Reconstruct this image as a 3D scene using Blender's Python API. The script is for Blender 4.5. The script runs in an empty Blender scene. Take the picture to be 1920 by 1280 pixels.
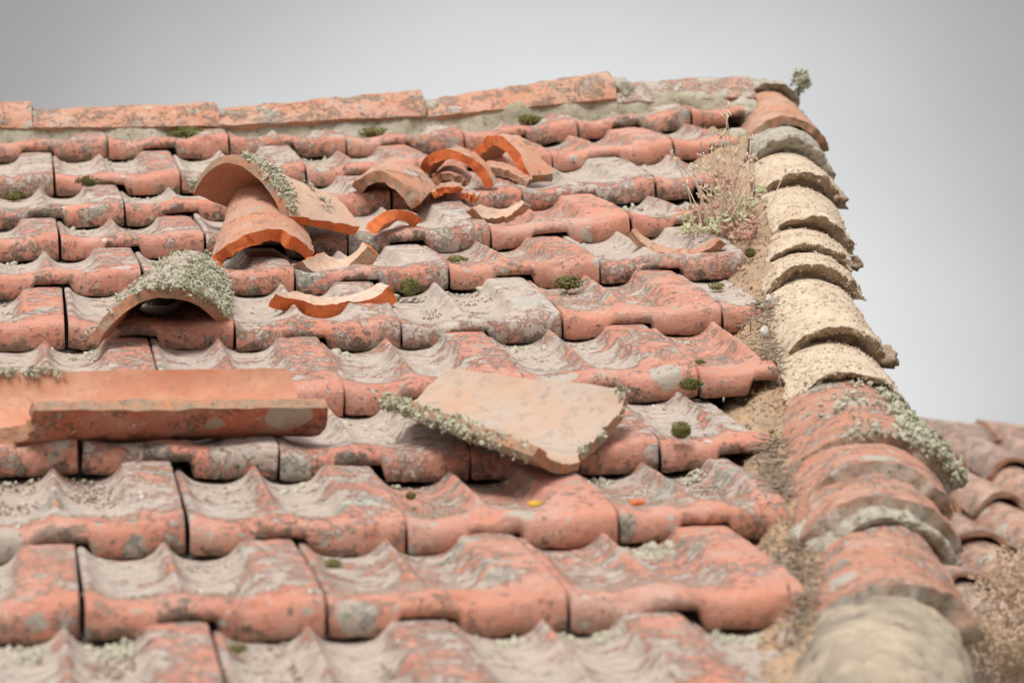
import bpy, math, random
import numpy as np
from mathutils import Vector, Matrix

# ------------------------------------------------------------------ frame of the roof
T = 0.215                      # cover width of one interlocking tile (m)
F = 5600.0                     # focal length in pixels of the 1920 px frame (105 mm)
PHI = math.radians(22)         # pitch of the roof
ROW = 1.4055                   # exposed length of a tile / width
# axes of the roof slope seen from the camera (x right, y up, z back)
Rr = np.array([0.98649669, 0.03592393, -0.15979286])
Rs = np.array([-0.16377684, 0.22350662, -0.96084439])
Rn = np.cross(Rr, Rs)
tc = np.array([-1.74321302, -1.34807718, -12.44966139]) * T   # first seam, from the camera
Xw = np.array([1.0, 0, 0]); Sw = np.array([0, math.cos(PHI), math.sin(PHI)])
Nw = np.array([0, -math.sin(PHI), math.cos(PHI)])
O = np.array([0.0, 0.0, 3.2])  # first seam in the world
A_ = np.stack([Rr, Rs, Rn], 1); W_ = np.stack([Xw, Sw, Nw], 1)
Q = W_ @ np.linalg.inv(A_)     # camera axes -> world axes
CAM = O - Q @ tc

def RC(a, b, h):               # roof coordinates (across, up the slope, off the slope) in m
    return O + a * Xw + b * Sw + h * Nw

# ------------------------------------------------------------------ camera, sky, sun
sc = bpy.context.scene
C = sc.collection
cam_d = bpy.data.cameras.new('camera'); cam = bpy.data.objects.new('camera', cam_d); C.objects.link(cam)
U_, _, V_ = np.linalg.svd(Q); Rot = U_ @ V_
cam.matrix_world = Matrix([list(Rot[i]) + [CAM[i]] for i in range(3)] + [[0, 0, 0, 1]])
cam_d.sensor_width = 36; cam_d.lens = F / 1920 * 36
cam_d.clip_start = 0.05; cam_d.clip_end = 3000
cam_d.dof.use_dof = True; cam_d.dof.focus_distance = 4.15; cam_d.dof.aperture_fstop = 8.0
sc.camera = cam

SUN_EL, SUN_AZ = math.radians(58), math.radians(205)   # azimuth measured from +Y towards +X
w = bpy.data.worlds.new('World'); sc.world = w; w.use_nodes = True
nt = w.node_tree; nt.nodes.clear()
out = nt.nodes.new('ShaderNodeOutputWorld'); bg = nt.nodes.new('ShaderNodeBackground')
sky = nt.nodes.new('ShaderNodeTexSky'); sky.sky_type = 'NISHITA'; sky.sun_disc = False
sky.sun_elevation = SUN_EL; sky.sun_rotation = SUN_AZ; sky.dust_density = 3; sky.air_density = 1.0
hs = nt.nodes.new('ShaderNodeHueSaturation'); hs.inputs['Saturation'].default_value = 0.06
# thick cloud deck: evens the blue sky out and breaks it into soft lighter and darker banks
mx = nt.nodes.new('ShaderNodeMixRGB'); mx.inputs['Fac'].default_value = 0.85
tcw = nt.nodes.new('ShaderNodeTexCoord')
nz = nt.nodes.new('ShaderNodeTexNoise'); nz.inputs['Scale'].default_value = 5; nz.inputs['Detail'].default_value = 4
cr = nt.nodes.new('ShaderNodeValToRGB')
cr.color_ramp.elements[0].position = 0.3; cr.color_ramp.elements[0].color = (6.0, 6.02, 6.08, 1)
cr.color_ramp.elements[1].position = 0.7; cr.color_ramp.elements[1].color = (7.6, 7.62, 7.66, 1)
L = nt.links.new
L(tcw.outputs['Generated'], nz.inputs['Vector']); L(nz.outputs['Fac'], cr.inputs['Fac'])
L(sky.outputs[0], hs.inputs['Color']); L(hs.outputs[0], mx.inputs['Color1']); L(cr.outputs[0], mx.inputs['Color2'])
# the deck is thinnest, so brightest, low over the roof; it thickens away from there
br = Q @ np.array([.015, -.025, -1.0]); br /= np.linalg.norm(br)
vd = nt.nodes.new('ShaderNodeVectorMath'); vd.operation = 'DISTANCE'; vd.inputs[1].default_value = tuple(br)
L(tcw.outputs['Generated'], vd.inputs[0])
mr = nt.nodes.new('ShaderNodeMapRange'); mr.interpolation_type = 'SMOOTHSTEP'
for k_, v_ in zip(('From Min', 'From Max', 'To Min', 'To Max'), (.07, .235, 1.08, .48)): mr.inputs[k_].default_value = v_
L(vd.outputs['Value'], mr.inputs['Value'])
mr2 = nt.nodes.new('ShaderNodeMapRange'); mr2.interpolation_type = 'SMOOTHSTEP'
for k_, v_ in zip(('From Min', 'From Max', 'To Min', 'To Max'), (.3, .9, 0, .5)): mr2.inputs[k_].default_value = v_
L(vd.outputs['Value'], mr2.inputs['Value'])
ad = nt.nodes.new('ShaderNodeMath'); ad.operation = 'ADD'; L(mr.outputs[0], ad.inputs[0]); L(mr2.outputs[0], ad.inputs[1])
vs = nt.nodes.new('ShaderNodeVectorMath'); vs.operation = 'SCALE'; L(mx.outputs[0], vs.inputs[0]); L(ad.outputs[0], vs.inputs['Scale'])
L(vs.outputs[0], bg.inputs['Color']); bg.inputs['Strength'].default_value = 0.055; L(bg.outputs[0], out.inputs['Surface'])

sun_d = bpy.data.lights.new('sun', 'SUN'); sun_d.energy = 1.5; sun_d.angle = math.radians(24); sun_d.color = (1, 0.97, 0.93)
sun = bpy.data.objects.new('sun', sun_d); C.objects.link(sun)
sd = Vector((math.sin(SUN_AZ) * math.cos(SUN_EL), math.cos(SUN_AZ) * math.cos(SUN_EL), math.sin(SUN_EL)))
sun.rotation_euler = sd.to_track_quat('Z', 'Y').to_euler()
sc.view_settings.view_transform = 'Standard'; sc.view_settings.look = 'None'
sc.view_settings.exposure = 1.12; sc.view_settings.gamma = 1

# ------------------------------------------------------------------ noise
def _hash(i, j, k, s):
    n = (i * 73856093) ^ (j * 19349663) ^ (k * 83492791) ^ (s * 2654435761)
    n = (n ^ (n >> 13)) * 1274126177 & 0x7fffffff
    n = (n ^ (n >> 15)) * 2246822519 & 0x7fffffff
    return ((n ^ (n >> 16)) & 0xffff) / 65535.0 * 2 - 1
def vnoise(P, s=0):
    P = np.asarray(P, float); I = np.floor(P).astype(np.int64); f = P - I; f = f * f * (3 - 2 * f)
    r = 0
    for dx in (0, 1):
        wx = f[..., 0] if dx else 1 - f[..., 0]
        for dy in (0, 1):
            wy = f[..., 1] if dy else 1 - f[..., 1]
            for dz in (0, 1):
                wz = f[..., 2] if dz else 1 - f[..., 2]
                r = r + wx * wy * wz * _hash(I[..., 0] + dx, I[..., 1] + dy, I[..., 2] + dz, s)
    return r
def fbm(P, o=4, s=0, g=0.5):
    P = np.asarray(P, float); r = 0; a = 1
    for i in range(o):
        r = r + a * vnoise(P * 2 ** i + 17.3 * i, s + i); a *= g
    return r

# ------------------------------------------------------------------ helpers
def tag(o, label=None, cat=None, group=None, kind=None):
    if label: o['label'] = label
    if cat: o['category'] = cat
    if group: o['group'] = group
    if kind: o['kind'] = kind
    return o
def mesh_obj(name, V, Fc, mats, parent=None, mi=None, smooth=True, origin=None):
    V = np.asarray(V, float)
    if origin is None and parent is None: origin = V.mean(0)
    if origin is None: origin = np.zeros(3)
    me = bpy.data.meshes.new(name); me.from_pydata((V - origin).tolist(), [], Fc)
    for m in (mats if isinstance(mats, (list, tuple)) else [mats]): me.materials.append(m)
    if mi is not None: me.polygons.foreach_set('material_index', np.asarray(mi, np.int32))
    me.polygons.foreach_set('use_smooth', np.full(len(me.polygons), smooth))
    me.update()
    o = bpy.data.objects.new(name, me); C.objects.link(o); o.location = origin
    if parent is not None:
        o.parent = parent
        o.location = np.asarray(origin) - np.array(parent.location)
    return o
def empty(name, loc, label, cat, group=None):
    o = bpy.data.objects.new(name, None); C.objects.link(o); o.location = loc
    return tag(o, label, cat, group)

# ------------------------------------------------------------------ materials
def newmat(name):
    m = bpy.data.materials.new(name); m.use_nodes = True
    n = m.node_tree; b = n.nodes['Principled BSDF']; b.inputs['Roughness'].default_value = 0.95
    b.inputs['Specular IOR Level'].default_value = 0.15
    return m, n, b
class G:
    """small node-graph helper working on one vector: object coordinates offset by object"""
    def __init__(s, n, per_object=True):
        s.n = n
        tc = n.nodes.new('ShaderNodeTexCoord'); s.vec = tc.outputs['Object']
        if per_object:
            oi = n.nodes.new('ShaderNodeObjectInfo'); s.rnd = oi.outputs['Random']
            m = n.nodes.new('ShaderNodeMath'); m.operation = 'MULTIPLY'; m.inputs[1].default_value = 37
            n.links.new(s.rnd, m.inputs[0])
            a = n.nodes.new('ShaderNodeVectorMath'); a.operation = 'ADD'
            n.links.new(s.vec, a.inputs[0]); n.links.new(m.outputs[0], a.inputs[1]); s.vec = a.outputs[0]
    def sc(s, v, xyz):
        m = s.n.nodes.new('ShaderNodeVectorMath'); m.operation = 'MULTIPLY'; m.inputs[1].default_value = xyz
        s.n.links.new(v, m.inputs[0]); return m.outputs[0]
    def noise(s, scale, det=4, rough=0.6, vec=None, dist=0):
        t = s.n.nodes.new('ShaderNodeTexNoise'); t.inputs['Scale'].default_value = scale
        t.inputs['Detail'].default_value = det; t.inputs['Roughness'].default_value = rough; t.inputs['Distortion'].default_value = dist
        s.n.links.new(vec if vec is not None else s.vec, t.inputs['Vector']); return t.outputs['Fac']
    def voro(s, scale, vec=None, feature='F1', out='Distance', rand=1):
        t = s.n.nodes.new('ShaderNodeTexVoronoi'); t.inputs['Scale'].default_value = scale; t.feature = feature
        t.inputs['Randomness'].default_value = rand
        s.n.links.new(vec if vec is not None else s.vec, t.inputs['Vector']); return t.outputs[out]
    def ramp(s, v, lo, hi, a=0.0, b=1.0):
        t = s.n.nodes.new('ShaderNodeMapRange'); t.inputs['From Min'].default_value = lo; t.inputs['From Max'].default_value = hi
        t.inputs['To Min'].default_value = a; t.inputs['To Max'].default_value = b; t.clamp = True
        s.n.links.new(v, t.inputs['Value']); return t.outputs[0]
    def mul(s, a, b, op='MULTIPLY'):
        t = s.n.nodes.new('ShaderNodeMath'); t.operation = op
        for i, v in enumerate((a, b)):
            if isinstance(v, (int, float)): t.inputs[i].default_value = v
            else: s.n.links.new(v, t.inputs[i])
        return t.outputs[0]
    def mix(s, f, a, b):
        t = s.n.nodes.new('ShaderNodeMixRGB')
        for i, v in enumerate((f, a, b)):
            if isinstance(v, (int, float)): t.inputs[i].default_value = v
            elif isinstance(v, tuple): t.inputs[i].default_value = v + (1,)
            else: s.n.links.new(v, t.inputs[i])
        return t.outputs[0]
    def bump(s, hs, b):
        prev = None
        for h, st, d in hs:
            t = s.n.nodes.new('ShaderNodeBump'); t.inputs['Strength'].default_value = st; t.inputs['Distance'].default_value = d
            s.n.links.new(h, t.inputs['Height'])
            if prev is not None: s.n.links.new(prev, t.inputs['Normal'])
            prev = t.outputs[0]
        s.n.links.new(prev, b.inputs['Normal'])

def clay(name, ca, cb, lichen=0.5, dust=0.5, algae=0.5, striate=0.6, attrs=True, spots=1.0, lcol=((.66,.605,.53),(.43,.39,.335))):
    """weathered terracotta: clay, grey crust, round lichen patches, dark algae. 'up' and 'low' are mesh attributes"""
    m, n, b = newmat(name); g = G(n)
    c = g.mix(g.ramp(g.noise(9, 5), .35, .65), ca, cb)
    c = g.mix(g.ramp(g.noise(160, 3, .7), .45, .75, 0, .35), c, tuple(x * .62 for x in ca))
    hue = g.ramp(g.rnd, 0, 1, 0, .35)
    c = g.mix(hue, c, (.60, .27, .17))
    if attrs:
        at = n.nodes.new('ShaderNodeAttribute'); at.attribute_name = 'up'; up = at.outputs['Fac']
        al = n.nodes.new('ShaderNodeAttribute'); al.attribute_name = 'low'; low = al.outputs['Fac']
    nb = g.noise(24, 6, .68, dist=.05); nf = g.noise(120, 5, .75)
    nn = g.mul(g.mul(nb, .55), g.mul(nf, .45), 'ADD')
    if attrs:
        bias = g.mul(g.mul(g.mul(up, .165 * dust), (lichen - .5) * .16 - .012, 'ADD'), g.mul(g.mul(g.rnd, -.5, 'ADD'), .07), 'ADD')
        nn2 = g.mul(nn, bias, 'ADD')
    else:
        nn2 = g.mul(nn, (lichen - .5) * .2 + dust * .1, 'ADD')
    crust = g.ramp(nn2, .522, .572)
    crc = g.mix(g.ramp(g.noise(60, 5, .7), .38, .62), lcol[0], lcol[1])
    crc = g.mix(g.ramp(g.noise(230, 3, .7), .52, .72, 0, .55), crc, (.20, .175, .15))
    c = g.mix(g.mul(crust, .88), c, crc)
    # pale bloom of dust
    c = g.mix(g.ramp(g.noise(14, 4, .6), .45, .68, .06, .5), c, (.64, .47, .40))
    # fine grey and dark speckle
    c = g.mix(g.ramp(g.noise(250, 4, .8), .53, .64, 0, .65), c, (.36, .32, .275))
    c = g.mix(g.ramp(g.noise(130, 4, .75), .60, .68, 0, .7), c, (.62, .56, .48))
    # dark algae near the lower lip
    if attrs:
        da = g.ramp(g.mul(g.noise(30, 6, .72), g.mul(low, .24), 'ADD'), .635, .70)
        c = g.mix(g.mul(da, .85 * algae), c, (.17, .145, .11))
    # round lichen patches: grey-green, white, yellow
    wv = n.nodes.new('ShaderNodeVectorMath'); wv.operation = 'ADD'
    tn = n.nodes.new('ShaderNodeTexNoise'); tn.inputs['Scale'].default_value = 70; n.links.new(g.vec, tn.inputs['Vector'])
    sv = g.sc(tn.outputs['Color'], (.012, .012, .012)); n.links.new(g.vec, wv.inputs[0]); n.links.new(sv, wv.inputs[1])
    for scl, th, col, lim in ((15, .42, (.50, .47, .40), .30), (26, .34, (.40, .39, .32), .42), (60, .30, (.47, .45, .40), .5), (85, .25, (.16, .14, .12), .45),
                              (48, .22, (.62, .58, .52), .24), (75, .2, (.42, .27, .05), .16), (20, .36, (.55, .51, .46), .12)):
        vd = g.voro(scl, wv.outputs[0]); vc = g.voro(scl, wv.outputs[0], out='Color')
        sp = n.nodes.new('ShaderNodeSeparateColor'); n.links.new(vc, sp.inputs[0])
        pick = g.mul(g.ramp(sp.outputs[0], 0, 1), lim * spots, 'LESS_THAN')
        size = g.mul(sp.outputs[1], th, 'MULTIPLY')
        disc = g.ramp(g.mul(size, vd, 'SUBTRACT'), -.02, .03)
        c = g.mix(g.mul(g.mul(disc, pick), g.ramp(nf, .3, .55, .45, .95)), c, col)
    n.links.new(c, b.inputs['Base Color'])
    hs_ = []
    if striate:
        sv2 = g.sc(g.vec, (80, 170, 130)); st = g.noise(1, 5, .75, vec=sv2, dist=.2)
        hs_.append((g.mul(st, up if attrs else .5), striate * .45, .003))
    hs_ += [(crust, .6, .0022), (g.noise(120, 6, .78), .9, .0042), (g.noise(420, 2, .7), .6, .0016)]
    g.bump(hs_, b)
    return m

CLAY_A, CLAY_B = (.70, .275, .18), (.61, .25, .18)
M = {}
M['tile'] = clay('weathered_red_clay', CLAY_A, CLAY_B, .52, .8, .85)
M['tile_grey'] = clay('heavily_lichened_clay', CLAY_A, CLAY_B, .85, .95, 1.0)
M['tile_clean'] = clay('cleaner_red_clay', (.72, .30, .20), (.64, .28, .20), .34, .55, .5)
M['barrel'] = clay('pale_barrel_clay', (.74, .46, .32), (.70, .52, .38), .1, .0, .0, .25, False, .5)
M['barrel_orange'] = clay('orange_barrel_clay', (.64, .26, .14), (.60, .34, .22), .34, .0, .0, .25, False, .5)
M['barrel_lichen'] = clay('lichened_barrel_clay', (.55, .28, .18), (.52, .33, .24), .95, .25, 0, .3, False, 1.2, ((.60,.54,.44),(.46,.40,.33)))
M['ridge'] = clay('ridge_barrel_clay', (.64, .27, .16), (.60, .33, .21), .52, .05, 0, .2, False, 1.1, ((.42,.37,.30),(.30,.26,.21)))
M['ridge_old'] = clay('old_ridge_clay', (.60, .27, .17), (.56, .32, .22), .75, .1, 0, .2, False, 1.2)
M['far'] = clay('dull_far_clay', (.40, .27, .22), (.34, .26, .215), .55, .1, 0, .2, False, .8, ((.34,.29,.25),(.2,.17,.15)))
M['far_red'] = clay('far_red_clay', (.46, .25, .18), (.42, .27, .20), .45, .1, 0, .2, False, .8, ((.36,.31,.27),(.2,.17,.15)))
M['hip_red'] = clay('hip_barrel_clay', (.58, .24, .15), (.55, .29, .20), .45, .05, 0, .2, False, 1.0)

def simple(name, ca, cb, sc1=30, bumpd=.002, fine=150, dark=None, rough=.95):
    m, n, b = newmat(name); g = G(n); b.inputs['Roughness'].default_value = rough
    c = g.mix(g.ramp(g.noise(sc1, 5, .65), .35, .65), ca, cb)
    if dark: c = g.mix(g.ramp(g.noise(fine, 4, .7), .52, .66, 0, .85), c, dark)
    n.links.new(c, b.inputs['Base Color'])
    g.bump([(g.noise(fine * .6, 5, .75), .8, bumpd), (g.noise(fine * 3, 2, .7), .5, bumpd * .4)], b)
    return m
M['inner'] = simple('clean_inner_clay', (.60, .47, .385), (.60, .37, .25), 13, .0024, 80, (.42, .33, .26))
M['slab'] = simple('stained_inner_clay', (.46, .37, .31), (.50, .32, .22), 12, .003, 55, (.34, .27, .22))
M['inner_red'] = simple('red_inner_clay', (.50, .20, .12), (.44, .20, .13), 16, .0015, 120, (.30, .17, .12))
M['inner_orange'] = simple('orange_inner_clay', (.52, .19, .115), (.58, .32, .21), 10, .0012, 120, (.45, .24, .15))
M['break'] = simple('fresh_broken_clay', (.78, .20, .06), (.66, .19, .075), 60, .004, 160, (.50, .12, .05))
M['break_old'] = simple('old_broken_clay', (.55, .24, .13), (.30, .24, .18), 45, .003, 160, (.22, .17, .12))
M['mortar'] = simple('sandy_mortar', (.70, .585, .455), (.60, .455, .32), 30, .008, 95, (.38, .29, .22))
M['mortar_face'] = simple('crumbling_mortar', (.46, .345, .25), (.36, .26, .185), 40, .007, 120, (.16, .11, .08))
M['mortar_grey'] = simple('grey_lichened_mortar', (.52, .47, .39), (.38, .34, .27), 35, .006, 110, (.13, .11, .075))
M['fillet'] = simple('orange_sand_mortar', (.50, .33, .20), (.36, .275, .20), 26, .006, 90, (.24, .17, .12))
M['deep_red'] = clay('deep_red_barrel_clay', (.56, .15, .075), (.50, .16, .09), .42, .05, 0, .1, False, .8, ((.34,.29,.23),(.22,.18,.14)))
M['band'] = simple('stained_mortar_band', (.50, .45, .37), (.33, .29, .20), 14, .006, 70, (.20, .175, .11))
M['rim'] = simple('grey_crusted_rim', (.50, .46, .40), (.46, .27, .18), 40, .004, 110, (.17, .15, .12))
M['dirty_mortar'] = simple('dirty_mortar', (.56, .45, .33), (.21, .185, .15), 8, .012, 50, (.34, .27, .20))
M['moss'] = simple('green_moss', (.15, .15, .05), (.21, .19, .075), 70, .004, 300, (.085, .075, .035))
M['moss_yellow'] = simple('yellow_green_moss', (.30, .27, .10), (.22, .20, .08), 70, .004, 300, (.13, .11, .05))
M['lichen'] = simple('pale_crusty_lichen', (.60, .57, .45), (.50, .47, .365), 90, .003, 300, (.38, .35, .26))
M['lichen_g'] = simple('green_crusty_lichen', (.57, .555, .42), (.47, .455, .34), 90, .003, 300, (.36, .35, .24))
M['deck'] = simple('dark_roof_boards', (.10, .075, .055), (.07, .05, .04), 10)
M['stalk'] = simple('dry_stalk', (.78, .62, .50), (.68, .50, .40), 60, .0005)
M['sedum'] = simple('sedum_leaf', (.56, .54, .33), (.46, .46, .30), 60, .0005)
M['sedum_red'] = simple('sedum_dry_leaf', (.45, .24, .19), (.52, .36, .27), 60, .0005)
M['grit'] = simple('grit', (.40, .33, .26), (.24, .18, .13), 200, .001)
M['white'] = simple('white_crumb', (.74, .72, .70), (.6, .58, .55), 200, .001)
M['rubble'] = simple('brown_rubble', (.30, .23, .18), (.22, .165, .13), 12, .02, 40, (.10, .08, .06))
M['dry'] = simple('dry_flower', (.62, .47, .34), (.52, .38, .27), 60, .001)
M['wall'] = simple('lime_wall', (.5, .45, .38), (.44, .38, .31), 3, .004, 30)
M['ground'] = simple('earth', (.18, .15, .11), (.12, .12, .07), .4, .01, 4)
M['leaf'] = simple('yellow_leaf', (.62, .38, .05), (.5, .28, .05), 60, .0005)

# ------------------------------------------------------------------ pixel seam survey -> real sag of the roof
SEAMS = {0: [(0,155,1205),(1,612,1203),(2,1065,1192),(3,1510,1180)],
 1: [(0.5,352,1045),(1.5,762,1045),(2.5,1160,1025)],
 2: [(0,150,893),(1,522,907),(2,883,910),(3,1238,888)],
 3: [(-.5,-55,775),(1.5,645,785),(2.5,985,768),(3.5,1310,750)],
 4: [(0,125,658),(1,440,662),(2,752,657),(3,1055,640),(4,1355,628)],
 5: [(.5,268,556),(1.5,553,556),(2.5,842,547),(3.5,1125,537),(4.5,1400,524)],
 6: [(0,113,490),(1,385,487),(2,652,485),(3,922,473),(4,1185,450)],
 7: [(.5,235,426),(2.5,735,402),(3.5,980,400),(4.5,1230,380)],
 8: [(0,103,371),(1,340,367),(4,1037,328),(5,1265,304)],
 9: [(1.5,430,296),(2.5,650,298),(3.5,872,287),(4.5,1085,265),(5.5,1297,243)]}
def proj(P):
    c = np.linalg.solve(Q, np.asarray(P, float) - CAM)
    return 960 + F * c[0] / -c[2], 640 - F * c[1] / -c[2]
def ray(x, y): return Q @ np.array([(x - 960) / F, -(y - 640) / F, -1.0])
def on_h(x, y, h):             # pixel -> (a, b) on the sheet h above the slope
    d = ray(x, y); t = (h - (CAM - O) @ Nw) / (d @ Nw); P = CAM + t * d - O
    return P @ Xw, P @ Sw
def on_b(x, y, b):             # pixel -> (a, h) on the cross-section b
    d = ray(x, y); t = (b - (CAM - O) @ Sw) / (d @ Sw); P = CAM + t * d - O
    return P @ Xw, P @ Nw
OFF = {}
for k, l in SEAMS.items():
    r = []
    for u, x, y in l:
        a, h = on_b(x, y, k * ROW * T); r.append((u, a - u * T, h))
    OFF[k] = np.array(r)
def seam(k, u):                # (a, b, h) of the lattice point u in row k
    if k < 0:
        s0 = seam(0, u); return (u * T + 0.6 * (s0[0] - u * T), k * ROW * T, s0[2])
    if k > 9:
        s0 = seam(9, u); return (s0[0], k * ROW * T, s0[2])
    r = OFF[k]
    return (u * T + np.interp(u, r[:, 0], r[:, 1]), k * ROW * T, np.interp(u, r[:, 0], r[:, 2]))
def hfield(a, b):
    k = b / (ROW * T); k0 = int(math.floor(k)); f = k - k0
    return (1 - f) * seam(k0, a / T)[2] + f * seam(k0 + 1, a / T)[2]
def px(x, y, dh=0.0):          # pixel -> world point dh above the local bearing sheet of the tiles
    h = dh
    for _ in range(6):
        a, b = on_h(x, y, h); h = dh + hfield(a, b)
    return RC(a, b, h)

# ------------------------------------------------------------------ interlocking tile
def sstep(x, a, b):
    t = np.clip((x - a) / (b - a), 0, 1); return t * t * (3 - 2 * t)
def back_profile(a, v):
    Hc, Hf, Hl = .090 + .010 * v[0], .098, .070
    x1 = (a - .215) / .175; x2 = (a - .575) / .165
    t1 = np.where(x1 < 0, Hl, Hc) * (.22 * np.abs(np.clip(x1, -1, 1)) ** 1.6 + .78 * np.abs(np.clip(x1, -1, 1)) ** 4.2)
    t2 = np.where(x2 < 0, Hc, Hf) * (.22 * np.abs(np.clip(x2, -1, 1)) ** 1.6 + .78 * np.abs(np.clip(x2, -1, 1)) ** 4.2)
    z = np.where(a < .395, t1, t2)
    z = np.where(a > .74, Hf + .004 * np.sin((a - .74) * 12), z)
    z = np.where(a < .04, Hl - 8 * (a - .025) ** 2, z)
    z = z - .012 * sstep(a, .975, 1.0) - .02 * (1 - sstep(a, 0, .015))
    return z
def front_profile(a, v):
    xs = np.array([0, .03, .09, .17, .26, .34, .42, .50, .60, .68, .77, .88, .96, 1.0])
    zs = np.array([.060, .060, .044, .034, .042, .056, .066, .064, .050, .044, .054, .070, .074, .072])
    zs = zs + .004 * np.interp(xs, np.linspace(0, 1, 6), v[1:7])
    k = np.interp(a, xs, zs)
    return k
FRONT = [(.03, 0.0), (.013, .018), (-.002, .085), (-.009, .24), (-.011, .44), (-.008, .63), (0.0, .79), (.011, .89), (.028, .953), (.054, .984), (.088, .997)]
def roof_tile_mesh(seed, wid, length, amax=1.0, chip=0.0):
    """tile in units of its own width, x across, y up the slope, z off the slope"""
    rg = np.random.RandomState(seed); v = rg.uniform(-1, 1, 12)
    nx = max(20, int(88 * amax)); gap = .009
    a = np.linspace(gap, min(1 - gap, amax), nx)
    ybody = np.concatenate([np.linspace(.13, .5, 14)[:-1], np.linspace(.5, 1.25, 20)[:-1], np.linspace(1.25, length + .16, 8)])
    ny = len(FRONT) + len(ybody)
    bp = back_profile(a, v); fp = front_profile(a, v)
    for _ in range(2): fp = np.convolve(np.pad(fp, 2, 'edge'), [.1, .2, .4, .2, .1], 'valid')
    # smooth the crest a little
    bp = np.convolve(np.pad(bp, 1, 'edge'), [.2, .6, .2], 'valid')
    n0, n1 = .285 + .01 * v[7], .560 + .01 * v[8]
    notch = .088 * sstep(a, n0 - .012, n0 + .026) * (1 - sstep(a, n1 - .026, n1 + .012))
    side = sstep(a, .0, .04) * (1 - sstep(a, .965, 1.0))
    zb = notch + .012 * (1 - side) + .005 * fbm(np.stack([a * 9, a * 0 + seed, a * 0], 1), 3, seed)
    f0 = lambda y: .118 - .140 * (y / 1.4)
    def ztop(y):
        m = sstep(y, .10, .58 + .06 * v[9]); return f0(y) + (1 - m) * fp + m * bp
    X = np.zeros((ny, nx)); Y = X.copy(); Z = X.copy()
    zt0 = ztop(.12)
    wob = .006 * fbm(np.stack([a * 5, a * 0, a * 0 + seed * 3.1], 1), 2, seed)
    for i, (y, f) in enumerate(FRONT):
        X[i] = a; Y[i] = y + wob - .02 * (notch / .105) * 0; Z[i] = zb + (zt0 - zb) * f
    for i, y in enumerate(ybody):
        j = i + len(FRONT); X[j] = a; Y[j] = y + wob * max(0, 1 - i / 8); Z[j] = ztop(y)
    P = np.stack([X, Y, Z], -1)
    n1_ = fbm(P * 7 + seed * 5.7, 3, seed); n2_ = fbm(P * np.array([20, 40, 24]) + seed * 3.3, 3, seed + 9); n3 = fbm(P * 38 + seed, 2, seed + 20)
    fac = np.ones(ny); fac[0] = .4
    upm = sstep(Y, .06, .35)
    Z += (.0026 * n1_ + .0020 * n2_ * (0.25 + upm) + .0014 * n3) * fac[:, None]
    front = (1 - sstep(Y, .02, .12))
    Y += front * (.0045 * n1_ + .0045 * n3 + .010 * np.clip(fbm(P * 20 + seed * 1.7, 3, seed + 31) - .35, 0, 1))
    if chip:                                    # worn-off corner
        ch = chip * np.exp(-((X - (.15 + .7 * rg.rand())) / .09) ** 2) * front
        Z -= ch * .5; Y += ch
    up = (np.clip(1.2 - .75 * (Z - f0(Y)) / .10, .25, 1.15)) * upm
    low = (1 - (Z - zb[None]) / .12) * (1 - sstep(Y, .05, .12)); low = np.clip(low, 0, 1)
    # underside
    Lz = np.zeros_like(Z); Ly = Y.copy()
    for i in range(ny):
        if i < len(FRONT):
            fr = FRONT[i][1]; Ly[i] = .045 + .04 * fr + wob; Lz[i] = zb + .012 + np.maximum(zt0 - zb - .075, .0) * fr
        else: Lz[i] = Z[i] - .065
    V = np.concatenate([P.reshape(-1, 3) * 0 + np.stack([X, Y, Z], -1).reshape(-1, 3), np.stack([X, Ly, Lz], -1).reshape(-1, 3)]) 
    F_ = []; N = ny * nx; q = lambda i, j: i * nx + j
    for i in range(ny - 1):
        for j in range(nx - 1):
            F_.append((q(i, j), q(i, j + 1), q(i + 1, j + 1), q(i + 1, j)))
            F_.append((N + q(i, j), N + q(i + 1, j), N + q(i + 1, j + 1), N + q(i, j + 1)))
    for i in range(ny - 1):
        F_.append((q(i, 0), q(i + 1, 0), N + q(i + 1, 0), N + q(i, 0)))
        F_.append((q(i + 1, nx - 1), q(i, nx - 1), N + q(i, nx - 1), N + q(i + 1, nx - 1)))
    for j in range(nx - 1):
        F_.append((q(0, j + 1), q(0, j), N + q(0, j), N + q(0, j + 1)))
        F_.append((q(ny - 1, j), q(ny - 1, j + 1), N + q(ny - 1, j + 1), N + q(ny - 1, j)))
    V = V * wid
    at_up = np.concatenate([up.ravel(), np.zeros(N)]); at_low = np.concatenate([low.ravel(), np.ones(N)])
    return V, F_, at_up, at_low

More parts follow.
